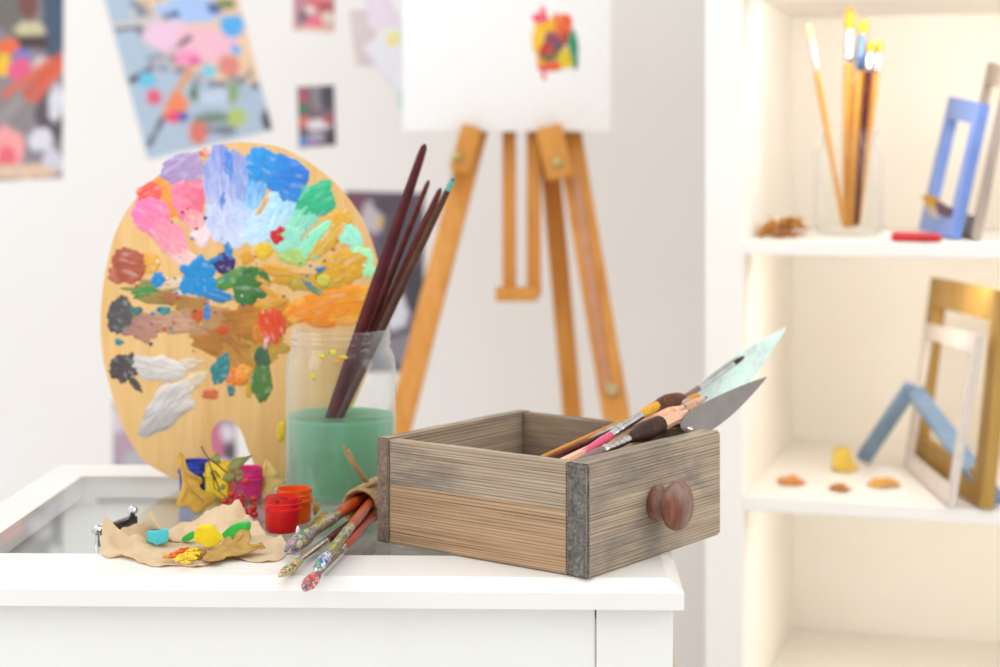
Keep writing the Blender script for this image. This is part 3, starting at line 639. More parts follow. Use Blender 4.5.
pot('yellow gouache pot between the blue and the magenta pot', 220.5, 1.722, '#f2cd10', '#f4d420', .021, .9)
pot('blue gouache pot half hidden by a big oak leaf', 194.5, 1.738, '#12279c', '#1f40b8', .021, .85, messy='#3a62b8')

# ------------------------------------------------------------------ leaves and twig in the foreground
def px_sheet(pts, depth, **k):
    bm = sheet([at(x, y, depth(x, y)) for x, y in pts], **k)
    for v in bm.verts: v.co.z = max(v.co.z, TZ+.0005)
    return bm
def c1(x, y): return (160+x*.16, 440+y*.16)
def c2(x, y): return (85+x*.205, 490+y*.205)
def veins(bm, line, depth, r=.0006): tube(bm, smoothpts([at(x, y, depth(x, y)-.0015) for x, y in line], 4), r, 5)
def leaf(name, label, outline, depth, m, vein=None, vm=None, parent=None, amp=.0025, freq=45, seed=1, group=None, curl=None):
    if parent is None:
        t = thing(name, label, 'leaf', at(outline[0][0], outline[0][1], depth(*outline[0])), 0, group)
    else: t = parent
    b = px_sheet(outline, depth, amp=amp, freq=freq, seed=seed, curl=curl); o = obj('leaf_blade' if parent is None else name, b, m, t, sharp=180)
    if vein:
        bm = BM()
        for l in vein: veins(bm, l, depth)
        obj('midrib' if parent is None else 'leaf_vein', bm, vm or stem_brown, t if parent is None else o)
    return t
oak = [c1(*p) for p in [(125, 68), (150, 90), (165, 150), (185, 190), (225, 215), (262, 232), (270, 258), (245, 285), (262, 315), (300, 325), (338, 330), (350, 372), (320, 405), (280, 430), (235, 470), (205, 445), (178, 412), (140, 415), (108, 408), (104, 365), (130, 320), (140, 255), (130, 190), (108, 140), (108, 100)]]
leaf('oak_leaf', 'large curled ochre oak leaf standing in front of the blue pot', oak, lambda x, y: 1.668-(y-450)*.0007+.0006*abs(x-185), leaf_gold, [[c1(128, 80), c1(150, 200), c1(190, 300), c1(270, 380)], [c1(150, 200), c1(240, 245)], [c1(180, 285), c1(130, 390)]], leaf_brown)
maple = [c1(*p) for p in [(612, 330), (610, 280), (598, 250), (615, 180), (640, 175), (660, 118), (688, 128), (712, 165), (748, 208), (705, 250), (765, 245), (795, 270), (755, 290), (722, 302), (700, 330), (660, 345)]]
leaf('pale_leaf', 'pale yellow lobed leaf standing between the magenta pot and the glass jar', maple, lambda x, y: 1.734-(y-460)*.0011, leaf_pale, [[c1(665, 135), c1(660, 240), c1(650, 330)], [c1(660, 240), c1(730, 215)]], leaf_gold)
leaf('small_leaf', 'sliver of ochre leaf beside the right side of the orange pot', [c1(*p) for p in [(962, 395), (990, 395), (997, 430), (980, 465), (962, 475), (955, 430)]], lambda x, y: 1.592, leaf_gold)
leaf('gold_leaf', 'shiny golden leaf lying behind the tied brushes', [(308, 528), (314, 521), (322, 514.5), (334, 513), (344, 514), (340, 519), (334, 524), (325, 529), (315, 531)], lambda x, y: min(1.595, 586/(y-155)-.012), plain('leaf_shiny_gold', '#c9a030', '#a67f1c', .3, scale=90))
ptr = thing('red_leaf', 'small red scrap lying between the red pot and the tied brushes', 'leaf', on(303, 540))
bm = BM(); b2 = sheet([at(x, y, 586.25/(y-155)-.012) for x, y in [(291, 541), (297, 535), (304, 533), (311, 533), (309, 538), (300, 544), (294, 546)]], amp=.001); obj('leaf_blade', b2, plain('red_scrap', '#c01818', '#a01010', .4), ptr)
for i, (px, py) in enumerate(((298, 529.5), (311.5, 532))):
    bm = BM(); p = at(px, py, 1.515 if i == 0 else 1.50); sphere(bm, Vector((p.x, p.y, TZ+.0075)), .0026, 12, 10, (.8, 1, 2.6 if i == 0 else 1.4))
    tag(obj('white_bead', bm, plain('white_bead', '#f4f2f0', '#dedad8', .15), ), ['slim white bead standing beside the red pot', 'white bead leaning on the largest tied brush'][i], 'bead')
# yellow leaf in front of the yellow pot
yl = [c1(*p) for p in [(310, 128), (345, 120), (385, 150), (425, 165), (412, 205), (395, 225), (425, 290), (420, 350), (385, 375), (350, 345), (318, 290), (322, 235), (288, 205), (300, 165)]]
leaf('yellow_leaf', 'bright yellow leaf with dark veins in front of the yellow pot', yl, lambda x, y: 1.688-(y-460)*.0006, leaf_yellow, [[c1(310, 150), c1(345, 240), c1(375, 320)], [c1(340, 190), c1(375, 235)], [c1(315, 200), c1(350, 260)]], plain('dark_vein', '#3a2a12', None, .7), amp=.0015)
twig = thing('berry_twig', 'twig with olive leaves and red berries lying against the magenta pot', 'twig', on(250, 512))
TD = lambda x, y: 1.672-(y-447)*.00085
bm = BM()
tube(bm, smoothpts([at(*c1(*p), TD(*c1(*p))) for p in [(258, 40), (300, 110), (355, 150), (400, 190), (460, 235), (490, 290), (530, 350), (570, 390)]], 6), .0009, 6)
for p, q in (((490, 290), (445, 340)), ((530, 350), (500, 365)), ((460, 235), (535, 255)), ((545, 365), (590, 425)), ((545, 370), (535, 450)), ((445, 340), (405, 385)), ((570, 390), (590, 480)), ((300, 110), (340, 300)), ((340, 300), (420, 370))):
    tube(bm, smoothpts([at(*c1(*p), TD(*c1(*p))), at(*c1((p[0]+q[0])/2+6, (p[1]+q[1])/2), TD(*c1(*q))), at(*c1(*q), TD(*c1(*q))-.002)], 5), .0006, 5)
obj('stem', bm, stem_brown, twig)
for i, o in enumerate([[(422, 175), (435, 145), (475, 115), (530, 105), (580, 96), (545, 130), (510, 165), (470, 190), (435, 195)], [(315, 115), (350, 85), (372, 85), (380, 150), (350, 140), (325, 125)], [(400, 225), (425, 200), (465, 205), (470, 235), (440, 260), (405, 258), (385, 245)],
                       [(465, 195), (495, 180), (530, 205), (505, 218), (475, 220)], [(470, 245), (490, 222), (520, 225), (510, 250), (485, 265)], [(375, 300), (390, 275), (412, 290), (405, 312), (385, 316)]]):
    leaf('leaf', None, [c1(*p) for p in o], lambda x, y: TD(x, y)-.004, leaf_olive, parent=twig, amp=.0015, seed=i)
for (x, y) in [(535, 258), (445, 342), (405, 386), (455, 382), (510, 372), (585, 370), (512, 405), (585, 425), (535, 450), (592, 482), (505, 350), (565, 455)]:
    px, py = c1(x, y); p = at(px, py, 1.612); p.z = max(p.z, TZ+.0036)
    bm = BM(); sphere(bm, p, .0034, 14, 10); sphere(bm, p+Vector((.0006, -.0030, -.0012)), .0009, 6, 5); obj('berry', bm, berry_red, twig)

# ------------------------------------------------------------------ crumpled paper and what lies on it
Bp = [(120, 553, 1.455), (134, 560, 1.440), (157, 567, 1.4205), (177, 565, 1.4255), (197, 567.5, 1.4195), (216, 563, 1.434), (232, 558, 1.450), (245, 560, 1.441), (263, 562, 1.436), (282, 558, 1.447), (286, 545, 1.490), (281, 537, 1.520), (267, 535, 1.532), (258, 524, 1.550), (249, 514.6, 1.556), (238, 503, 1.562), (226, 507, 1.566), (212, 509.5, 1.566), (200, 517, 1.566), (185, 523, 1.560), (171, 528, 1.553), (156, 531, 1.535), (150.6, 512.5, 1.500), (146, 518, 1.497), (138, 521, 1.50), (128, 524, 1.500), (121, 531, 1.498), (116, 535, 1.492), (112, 526, 1.488), (108.6, 518.7, 1.484), (103.5, 521, 1.480), (101.5, 540, 1.472), (102, 553, 1.463), (108, 557, 1.452)]
B3 = [at(*p) for p in Bp]; B3 = smoothpts(B3+B3[:1], 4)[:-1]
PC = on(196, 545); PC.z = TZ+.0012
bm = BM(); n = len(B3); R = 26; rings = []; c0 = bm.verts.new(PC)
def fold(p, s): return .5-abs((noise.noise(p*s)*1.6) % 1.0-.5)
for r in range(1, R+1):
    t = r/R; row = []
    for b in B3:
        p = PC.lerp(b, t); hz = max(.0012, b.z-TZ)
        q = Vector((p.x, p.y, p.z*.6))
        cr = ((.5-abs(noise.noise(q*42)))*.011+(.5-abs(noise.noise(q*88+Vector((3, 1, 2)))))*.0055+.0014*noise.noise(q*230)-.005)*(.25+.75*t)*min(1, .30+hz/.010)
        p.z = max(TZ+.0008, TZ+.0012+(hz-.0012)*t**2.6+cr)
        if r == R: p += Vector((noise.noise(b*200), noise.noise(b*200+Vector((4, 4, 4))), 0))*.0016
        row.append(bm.verts.new(p))
    rings.append(row)
for k in range(n): bm.faces.new([c0, rings[0][k], rings[0][(k+1) % n]])
for a, b in zip(rings, rings[1:]):
    for k in range(n): bm.faces.new([a[k], b[k], b[(k+1) % n], a[(k+1) % n]])
tag(obj('crumpled_paper', bm, kraft, sharp=25), 'crumpled sheet of tan kraft paper on the front of the glass table', 'paper')
def block(name, label, faces_px, Y, depth, m, cat='modelling clay', bev=.0012, base=None):
    """a chunk: front outline in the picture, pushed back by depth"""
    bm = BM(); pts = [at(x, y, Y) for x, y in faces_px]
    zmin = min(p.z for p in pts); dz = (base or TZ+.0035)-zmin
    pts = [p+Vector((0, 0, dz)) for p in pts]
    fr = [bm.verts.new(p) for p in pts]; bk = [bm.verts.new(p+Vector((depth[0], depth[1], depth[2]))) for p in pts]
    bm.faces.new(fr); bm.faces.new(bk[::-1]); k = len(pts)
    for i in range(k): bm.faces.new([fr[i], fr[(i+1) % k], bk[(i+1) % k], bk[i]])
    bmesh.ops.bevel(bm, geom=bm.edges[:], offset=bev, segments=2, affect='EDGES')
    return tag(obj(name, bm, m, sharp=35), label, cat, 'colour lumps on the crumpled paper')
block('clay_block', 'turquoise clay block on the left of the crumpled paper', [(147, 537), (146.5, 545), (157, 550), (168.5, 546), (168.5, 534.5), (157, 537)], 1.485, (-.002, .010, .0), plain('clay_turquoise', '#54c8d0', '#45bcc6', .6, scale=120), bev=.0007)
block('clay_block', 'faceted yellow clay block in the middle of the crumpled paper', [c2(530, 235), c2(528, 260), c2(600, 297), c2(640, 285), c2(662, 265), c2(608, 196), c2(545, 196)], 1.475, (.001, .014, .0), plain('clay_yellow', '#f5dc16', '#ecc90c', .6, scale=120), bev=.0008)
block('clay_block', 'larger green clay lump behind the leaf on the crumpled paper', [c2(660, 230), c2(675, 250), c2(750, 250), c2(795, 215), c2(795, 172), c2(740, 175), c2(700, 190)], 1.508, (.001, .012, 0), plain('clay_green', '#3fc44e', '#34b243', .6, scale=120))
block('clay_block', 'small green clay lump left of the yellow block', [c2(468, 270), c2(470, 285), c2(500, 285), c2(535, 265), c2(520, 240), c2(495, 248)], 1.50, (.001, .008, 0), plain('clay_green', '#3fc44e', '#34b243', .6), bev=.0009)
leaf('dried_leaf', 'crinkled tan leaf lying on the front of the crumpled paper', [c2(*p) for p in [(590, 345), (572, 330), (600, 305), (640, 285), (668, 265), (690, 235), (705, 232), (722, 250), (738, 215), (765, 195), (785, 202), (800, 192), (812, 222), (800, 258), (832, 262), (862, 250), (880, 280), (845, 292), (800, 310), (745, 322), (690, 325), (640, 348)]], lambda x, y: min(1.452-(y-560)*.0008, 586.25/(y-155)-.022), leaf_brown, [[c2(590, 340), c2(690, 300), c2(860, 268)], [c2(700, 295), c2(770, 215)]], leaf_gold, amp=.003)
leaf('leaf_scrap', 'small brown leaf scrap beside the yellow clay block', [c2(*p) for p in [(528, 315), (540, 298), (565, 290), (592, 296), (600, 312), (575, 322), (560, 338), (538, 332)]], lambda x, y: min(1.455, 586.25/(y-155)-.015), plain('leaf_dark_ochre', '#a3761e', '#8a5f18', .6), amp=.0012)
proto = {}
for i, (x, y, c) in enumerate([(400, 328, 0), (432, 318, 1), (452, 308, 1), (470, 330, 2), (488, 318, 2), (505, 330, 2), (512, 300, 2), (538, 296, 2), (470, 305, 1), (490, 355, 2), (520, 318, 2), (545, 312, 2), (455, 340, 2), (485, 292, 1), (528, 335, 2), (420, 330, 1)]):
    p = on(*c2(x, y), TZ+.006); ang = i*1.3
    if c not in proto:
        bm = BM(); vs = []
        for k in range(20):
            a = 2*PI*k/20; rr = .0032+.0012*math.cos(5*a); vs.append(bm.verts.new((rr*math.cos(a), rr*math.sin(a), .0006*math.sin(3*a))))
        bm.faces.new(vs); g = bmesh.ops.extrude_face_region(bm, geom=bm.faces[:])
        for e in g['geom']:
            if isinstance(e, bmesh.types.BMVert): e.co.z += .0012
        me = bpy.data.meshes.new('paper_petal'); bmesh.ops.recalc_face_normals(bm, faces=bm.faces[:]); bm.to_mesh(me); bm.free()
        me.materials.append(plain('petal_%d' % c, ['#e8a21a', '#e06a1a', '#f2cd1c'][c], None, .6)); proto[c] = me
    o = bpy.data.objects.new('paper_petal', proto[c]); COL.objects.link(o); o.location = p; o.rotation_euler = (.12*math.sin(i*2), .12*math.cos(i*3), ang)
    tag(o, ['ochre', 'orange', 'yellow'][c]+' flower-shaped confetti bit scattered on the crumpled paper', 'confetti', 'confetti bits on the paper')
# black bar with crystal knobs
cb = thing('crystal_bar', 'black bar with two faceted crystal knobs, behind the left end of the paper', 'handle', on(116, 538))
bm = BM(); pA, pB = at(103, 531.5, 1.502), at(134, 519.5, 1.555)
beam(bm, pA, pB, .008, .0075, .0012, Vector((0, 0, 1))); obj('bar', bm, plain('black_lacquer', '#14181f', '#0d1015', .25), cb)
m_cr = plain('crystal', '#f2f2f2', '#b9b9bb', .08, .85, scale=300)
for px, py, Yb in ((97.5, 530, pA.y-.003), (132.5, 510.5, pB.y)):
    q = at(px, py, Yb); bm = BM(); b2 = bmesh.new(); bmesh.ops.create_icosphere(b2, subdivisions=2, radius=.0048)
    for v in b2.verts: v.co *= 1+.12*nz(v.co*900)
    merge(bm, b2, Matrix.Translation(q)); k = obj('crystal_knob', bm, m_cr, cb, smooth=False)
    bm = BM(); e = (pA if px < 110 else pB)
    lathe(bm, [(0, .0030), (.1, .0026), (.5, .0016), (1, .0020)], Vector((q.x, q.y, TZ)), q, 10); obj('stem', bm, silver, k)

# ------------------------------------------------------------------ easel and canvas
easel = thing('wooden_easel', 'orange-brown wooden tripod easel behind the table', 'easel', (.02, 2.85, 0))
def floor_hit(p, q, Yq):
    """extend the bar through two pixels to the floor"""
    a, b = p, q; d = b-a; t = (.009-a.z)/d.z; return a+d*t
def leg(name, top, bot, Yt, Yb, w, t, m, bev=.003):
    a, b = at(*top, Yt), at(*bot, Yb); f = floor_hit(a, b, Yb); bm = BM(); beam(bm, f, a, w, t, bev); return obj(name, bm, m, easel, sharp=30)
leg('leg', (479, 118), (406, 400), 2.84, 2.70, .039, .024, easel_wood)
l2 = leg('leg', (566, 118), (616, 415), 2.84, 2.70, .042, .024, easel_wood)
leg('rear_leg', (546, 118), (572, 410), 2.86, 2.92, .032, .026, easel_wood)
a, b = at(576, 178, 2.7935), at(607, 392, 2.6945); bm = BM(); beam(bm, b, a, .013, .002, 0); obj('slot', bm, plain('slot_tan', '#c98f6a', '#b87c58', .5), l2)  # thin pinkish-tan strip laid on the leg as its slot
for px, w in ((509.5, .022), (534, .023)):
    bm = BM(); beam(bm, at(px, 296, 2.80), at(px-1, -140, 2.88), w, .022, .002); obj('mast_rail', bm, easel_wood, easel, sharp=30)
bm = BM(); beam(bm, at(495.5, 294, 2.79), at(538, 294, 2.79), .022, .03, .002, Vector((0, 1, 0))); obj('mast_foot', bm, easel_wood, easel, sharp=30)
for px0, py0, px1, py1 in ((473, 126, 459, 172), (548, 126, 560, 178)):
    bm = BM(); beam(bm, at(px1, py1, 2.765), at(px0, py0, 2.765), .034 if px0 < 500 else .042, .026, .004); o = obj('canvas_rest', bm, easel_wood, easel, sharp=30)
    q = at(px1-2, py1-15, 2.75); bm = BM(); lathe(bm, [(0, .008), (.5, .009), (.8, .006), (1, 0)], q+Vector((0, .006, 0)), q-Vector((0, .006, 0)), 16); obj('bolt', bm, brass, o)
bm = BM(); q = at(612, 390, 2.69); lathe(bm, [(0, .011), (.6, .011), (1, .006)], q+Vector((0, .012, 0)), q-Vector((0, .006, 0)), 16); obj('wing_knob', bm, plain('pale_knob', '#cdb98c', '#bba470', .35, .3), easel)
bm = BM(); beam(bm, at(455, 70, 2.885), at(575, 70, 2.885), .05, .02, .002, Vector((0, 1, 0))); obj('crossbar', bm, easel_wood2, easel, sharp=30)
canvas = thing('painting_canvas', 'white canvas with a small colourful paint blot, resting on the easel', 'canvas', at(507, 131.5, 2.80))
CY = 2.785
def cp(px, py, off=0): return at(px, py, CY)+Vector((0, -off, 0))
bm = BM(); a, b = at(402.5, 131.5, CY), at(611, -150, CY); box(bm, (a.x, CY, a.z), (b.x, CY+.019, b.z), .002); obj('board', bm, plain('canvas_white', '#f7f6f4', '#f3f1ee', .8, scale=160), canvas, sharp=30)
for d in [(541, 20, 8, 6, 20, '#ee5570', '#e8405a'), (543, 14, 3, 7, 0, '#f26a85', '#ee5570'), (540, 36, 6, 15, 10, '#f4b80c', '#f2c418'), (548, 26, 14, 7, -5, '#f5c012', '#efa810'), (561, 26, 11, 12, 20, '#e8640c', '#e05408'), (563, 38, 6, 7, 0, '#c03018', '#a82418'), (552, 38, 9, 8, 0, '#7a4060', '#a03040'),
          (573, 48, 5, 17, -5, '#0f8a60', '#128a64'), (566, 56, 8, 8, 0, '#d8bc08', '#e0c010'), (548, 50, 11, 9, 0, '#c83028', '#a83828'), (557, 46, 6, 7, 0, '#45566a', '#5a4a60'), (548, 57, 9, 5, 0, '#5a5a30', '#6a7030'), (541, 62, 4, 6, 0, '#e8a818', '#e0a020'), (553, 66, 9, 5, 0, '#e05410', '#e86010'), (566, 65, 8, 3, 0, '#ecc810', '#e8c018'), (543, 67, 5, 4, 0, '#e0404a', '#e85060'), (544, 74, 2, 6, 0, '#ee7080', '#f08a98')]:
    dab(*d, h=.0035, rag=.2, plane=cp, parent=canvas)

# ------------------------------------------------------------------ pictures on the wall
WY = 3.2988
def grid_pic(name, label, quad, ops, bg, nx=44, ny=54, group='pictures pinned to the wall', Y=WY, cat='photograph', jitter=.16):
    """flat print: colours laid on a fine grid"""
    q = [Vector((x, y, 0)) for x, y in quad]   # TL TR BR BL in picture pixels
    bm = BM(); cl = bm.verts.layers.float_color.new('Col'); rows = []
    LB = [(o[0], o[1], lin(o[2])) for o in ops]; B0 = lin(bg)
    for j in range(ny+1):
        row = []
        for i in range(nx+1):
            u, v = i/nx, j/ny
            p = (q[0].lerp(q[1], u)).lerp(q[3].lerp(q[2], u), v); c = B0
            for kind, prm, cc in LB:
                if kind == 'e':
                    x, y, rx, ry = prm[:4]; f = ((p.x-x)/rx)**2+((p.y-y)/ry)**2; f += .5*nz((p.x*.11, p.y*.11, x)); a = max(0, min(1, (1.15-f)*3))
                else:
                    x0, y0, x1, y1, w = prm; dx, dy = x1-x0, y1-y0; t = max(0, min(1, ((p.x-x0)*dx+(p.y-y0)*dy)/(dx*dx+dy*dy)))
                    f = math.hypot(p.x-x0-t*dx, p.y-y0-t*dy)/w; a = max(0, min(1, (1.2-f)*3))
                if a > 0: c = lerp(c, cc, a)
            k = 1+jitter*nz((p.x*.35, p.y*.35, 2))
            w_ = bm.verts.new(at(p.x, p.y, Y)); w_[cl] = (*[min(1, max(0, x*k)) for x in c], 1); row.append(w_)
        rows.append(row)
    for a, b in zip(rows, rows[1:]):
        for i in range(nx): bm.faces.new([a[i], a[i+1], b[i+1], b[i]])
    g = bmesh.ops.extrude_face_region(bm, geom=bm.faces[:])
    for e in g['geom']:
        if isinstance(e, bmesh.types.BMVert): e.co.y += .0012
    return tag(obj(name, bm, print_attr, smooth=False), label, cat, group)
grid_pic('photo_print', 'photograph of brushes and flowers at the far left of the wall', [(-70, -60), (64, -60), (62, 178), (-70, 184)], [
 ('e', (10, 5, 18, 30), '#6f6a62'), ('e', (55, 20, 14, 40), '#46556a'), ('e', (28, 4, 10, 16), '#7a4a44'), ('e', (30, 30, 16, 8), '#c9bf98'), ('e', (32, 42, 18, 8), '#4a3838'), ('e', (8, 46, 12, 8), '#e86a3a'), ('e', (4, 65, 8, 12), '#f0c020'), ('e', (20, 70, 13, 12), '#e35a88'), ('e', (22, 54, 9, 5), '#7a7ac0'),
 ('e', (40, 68, 8, 10), '#d8c8c8'), ('e', (50, 118, 16, 26), '#5a5058'), ('l', (60, 58, 20, 100, 4), '#d0593f'), ('l', (62, 66, 30, 104, 3.5), '#e0603f'), ('l', (52, 60, 4, 96, 3.5), '#d86a48'), ('l', (20, 100, 2, 118, 5), '#9a9490'), ('l', (30, 106, 12, 132, 5), '#8a8480'), ('e', (56, 104, 8, 18), '#d8d6dc'), ('e', (40, 140, 12, 12), '#dcd8e0'), ('e', (52, 162, 12, 12), '#d0ccd8'), ('e', (6, 150, 18, 24), '#f0a0a0'), ('e', (6, 158, 9, 12), '#e86a78'), ('e', (25, 172, 32, 8), '#e0c0a4'), ('e', (-40, 60, 30, 60), '#b8a8a0')], '#8d8288')
grid_pic('photo_print', 'large tilted photograph of a palette and brushes on grey-blue, above the wooden palette', [(88, -62), (222, -62), (272.5, 130), (148, 159)], [
 ('e', (238, 8, 98, 78), '#5f6a78'), ('e', (240, 5, 96, 76), '#edc9a8'), ('e', (168, 36, 24, 16), '#ecc6dc'), ('e', (205, 45, 34, 18), '#f2bccb'), ('e', (190, 10, 34, 14), '#a8c4ee'), ('e', (186, 58, 14, 8), '#f096bc'), ('e', (232, 26, 12, 12), '#55aeea'), ('e', (215, 8, 8, 6), '#4a5a98'), ('e', (236, 50, 5, 5), '#58aee8'), ('e', (229, 66, 11, 11), '#e08a7c'), ('e', (209, 71, 8, 7), '#7ecbe0'), ('e', (195, 62, 6, 4), '#d8508a'), ('e', (225, 4, 10, 5), '#7a8a50'),
 ('l', (113, 27, 165, 17, 3.5), '#c8c4c6'), ('l', (116, 31, 140, 27, 1.5), '#4a4a54'), ('l', (165, 17, 177, 14, 2.5), '#3a3a48'), ('l', (131, 81, 152, 68, 3), '#4a2c30'), ('l', (152, 68, 180, 45, 1.6), '#b8a8a8'), ('l', (180, 45, 190, 37, 2.4), '#3a2c38'), ('e', (147, 80, 9, 8), '#6cc0de'),
 ('e', (154, 97, 8, 8), '#e0607a'), ('l', (190, 70, 163, 118, 3.5), '#e09a68'), ('l', (163, 118, 149, 145, 2.4), '#55565e'), ('e', (178, 104, 12, 11), '#ee8858'), ('e', (174, 117, 10, 6), '#e84870'), ('e', (183, 117, 5, 5), '#4458b0'), ('e', (199, 132, 10, 13), '#d87868'), ('e', (194, 93, 4, 9), '#5a7048'), ('e', (233, 92, 5, 12), '#8aa468'), ('e', (236, 118, 11, 10), '#b2c470'), ('e', (212, 118, 18, 6), '#7a8a80'), ('e', (222, 130, 16, 5), '#7a848c'), ('e', (268, 120, 6, 12), '#40444c'), ('e', (215, 96, 14, 9), '#c3cfe0')], '#afc0d0', 56, 72)
grid_pic('photo_print', 'small pink photograph at the top edge, right of the tilted photograph', [(294, -30), (336, -30), (334, 33), (293, 30)], [('e', (300, 5, 7, 12), '#c08a90'), ('e', (314, 2, 9, 6), '#d87078'), ('e', (326, 8, 8, 8), '#b85a5a'), ('e', (305, 18, 8, 7), '#7a7078'), ('e', (315, 22, 9, 7), '#e87088'), ('e', (328, 18, 6, 6), '#e0d0c0'), ('e', (315, 30, 20, 3), '#e8c4b0'), ('e', (310, 10, 4, 4), '#f0e0e0')], '#cf9a98', 24, 34)
grid_pic('photo_print', 'small dark photograph on the wall left of the canvas', [(297, 87), (334, 85), (336, 145), (299, 148)], [('e', (303, 98, 7, 10), '#a85868'), ('e', (303, 108, 5, 6), '#4a7a58'), ('e', (317, 98, 6, 12), '#8a8488'), ('e', (328, 96, 8, 14), '#4a4a54'), ('e', (304, 122, 8, 5), '#d87868'), ('e', (318, 125, 12, 6), '#e0d8dc'), ('e', (328, 120, 4, 5), '#c05858'), ('e', (331, 138, 6, 10), '#4a4650'), ('e', (316, 137, 8, 5), '#a8a4b0'), ('e', (303, 142, 6, 4), '#5a8ac8'), ('e', (312, 144, 5, 3), '#a878a8')], '#77656e', 24, 34)
grid_pic('photo_print', 'dark photograph on the wall between the wooden palette and the easel', [(345, 191), (424, 193), (424, 372), (345, 372)], [('e', (357, 205, 14, 12), '#7a4a5c'), ('e', (372, 218, 12, 16), '#c0b8be'), ('e', (395, 205, 22, 10), '#5a4a58'), ('e', (368, 245, 8, 14), '#8a6070'), ('e', (400, 250, 20, 40), '#54545e'), ('e', (394, 312, 14, 18), '#dcdae0'), ('e', (415, 290, 10, 24), '#48464e'), ('e', (404, 350, 22, 14), '#8a8690'), ('e', (380, 300, 14, 20), '#6a5a64'), ('e', (380, 222, 4, 4), '#d8b850')], '#675c68', 30, 50)
grid_pic('photo_print', 'pink and grey photograph low on the wall, seen through the thumb hole of the palette', [(113, 400), (236, 400), (236, 500), (113, 500)], [('e', (128, 440, 12, 24), '#b89aaa'), ('e', (140, 462, 18, 14), '#b8b4ba'), ('e', (216, 445, 7, 26), '#c8708e'), ('e', (230, 452, 7, 10), '#5a505a'), ('e', (228, 433, 7, 8), '#d8d2da'), ('e', (225, 466, 9, 6), '#e0d8e0'), ('e', (118, 420, 6, 14), '#d8c8d0')], '#a89aa2', 44, 34)
def paper(label, pts, Y, m): 
    bm = BM(); vs = [bm.verts.new(at(x, y, Y)) for x, y in pts]; bm.faces.new(vs); g = bmesh.ops.extrude_face_region(bm, geom=bm.faces[:])
    for e in g['geom']:
        if isinstance(e, bmesh.types.BMVert): e.co.y += .0008
    return tag(obj('paper_sheet', bm, m, smooth=False), label, 'paper', 'sheets pinned beside the canvas')
paper('mauve-grey sheet, lowest of the papers pinned left of the canvas', [(349, 10), (376, 10), (374, 66), (356, 66)], 3.2990, plain('sheet_mauve', '#dccfce', '#d4c5c4', .8, scale=20))
paper('lilac sheet pinned at the top edge left of the canvas', [(362, -20), (402, -20), (398, 22), (370, 30)], 3.2985, plain('sheet_lilac', '#ecdfec', '#e6d6e6', .8, scale=16))
paper('slanting pale sheet hanging beside the left edge of the canvas', [(362, 47), (402, 20), (404, 92), (396, 90)], 3.2970, plain('sheet_pale', '#eceaf2', '#e6e4ec', .8, scale=12))
paper('mint green strip of paper beside the lower left of the canvas', [(398, 22), (409, 22), (407, 108), (399, 108)], 3.2978, plain('sheet_mint', '#bfe6df', '#b0ddd4', .8, scale=20))
paper('yellow slip on the slanting pale sheet', [(386, 34), (399, 30), (400, 44), (388, 47)], 3.2963, plain('sheet_yellow', '#efe7a0', '#ebe08c', .8, scale=20))
paper('white sheet over the corner of the canvas at the top edge', [(372, -30), (452, -30), (448, 22), (402, 24), (396, 12)], 3.2955, plain('sheet_white', '#f1eef0', '#ece8ea', .8, scale=12))

# ------------------------------------------------------------------ bookcase
BTH = math.radians(-17); BO = Vector((.2694, 2.30, 0)); BW, BD, BH = .62, .49, 1.95
bex, bey = Vector((math.cos(BTH), math.sin(BTH), 0)), Vector((-math.sin(BTH), math.cos(BTH), 0))
case_white = plain('bookcase_white', '#f4eee5', '#f1eae0', .4, scale=6)
case_cream = plain('bookcase_cream', '#fbf5eb', '#f9f1e4', .6, scale=5)
bookcase = thing('bookcase', 'tall white open bookcase with cream inside, on the right', 'bookcase', BO, BTH)
ZU, ZL, ZB = .9735, .6395, .345
for nme, lo, hi, m in (('upright', (0, 0, 0), (.0505, BD, BH), [case_white]), ('upright', (BW-.0505, 0, 0), (BW, BD, BH), [case_white])):
    bm = BM(); box(bm, lo, hi, .002); o = obj(nme, bm, [case_white, case_cream], bookcase, smooth=False, local=True)
    for p in o.data.polygons:
        if abs(p.normal.x) > .8: p.material_index = 1
bm = BM(); box(bm, (.0505, BD-.01, .02), (BW-.0505, BD, BH-.01)); obj('back_panel', bm, case_cream, bookcase, smooth=False, local=True)
for z in (1.318, ZU, ZL, ZB, 1.64, BH, .05):
    bm = BM(); box(bm, (.0505, .002, z-.019), (BW-.0505, BD-.0102, z), .0015); obj('shelf', bm, case_white, bookcase, smooth=False, local=True)
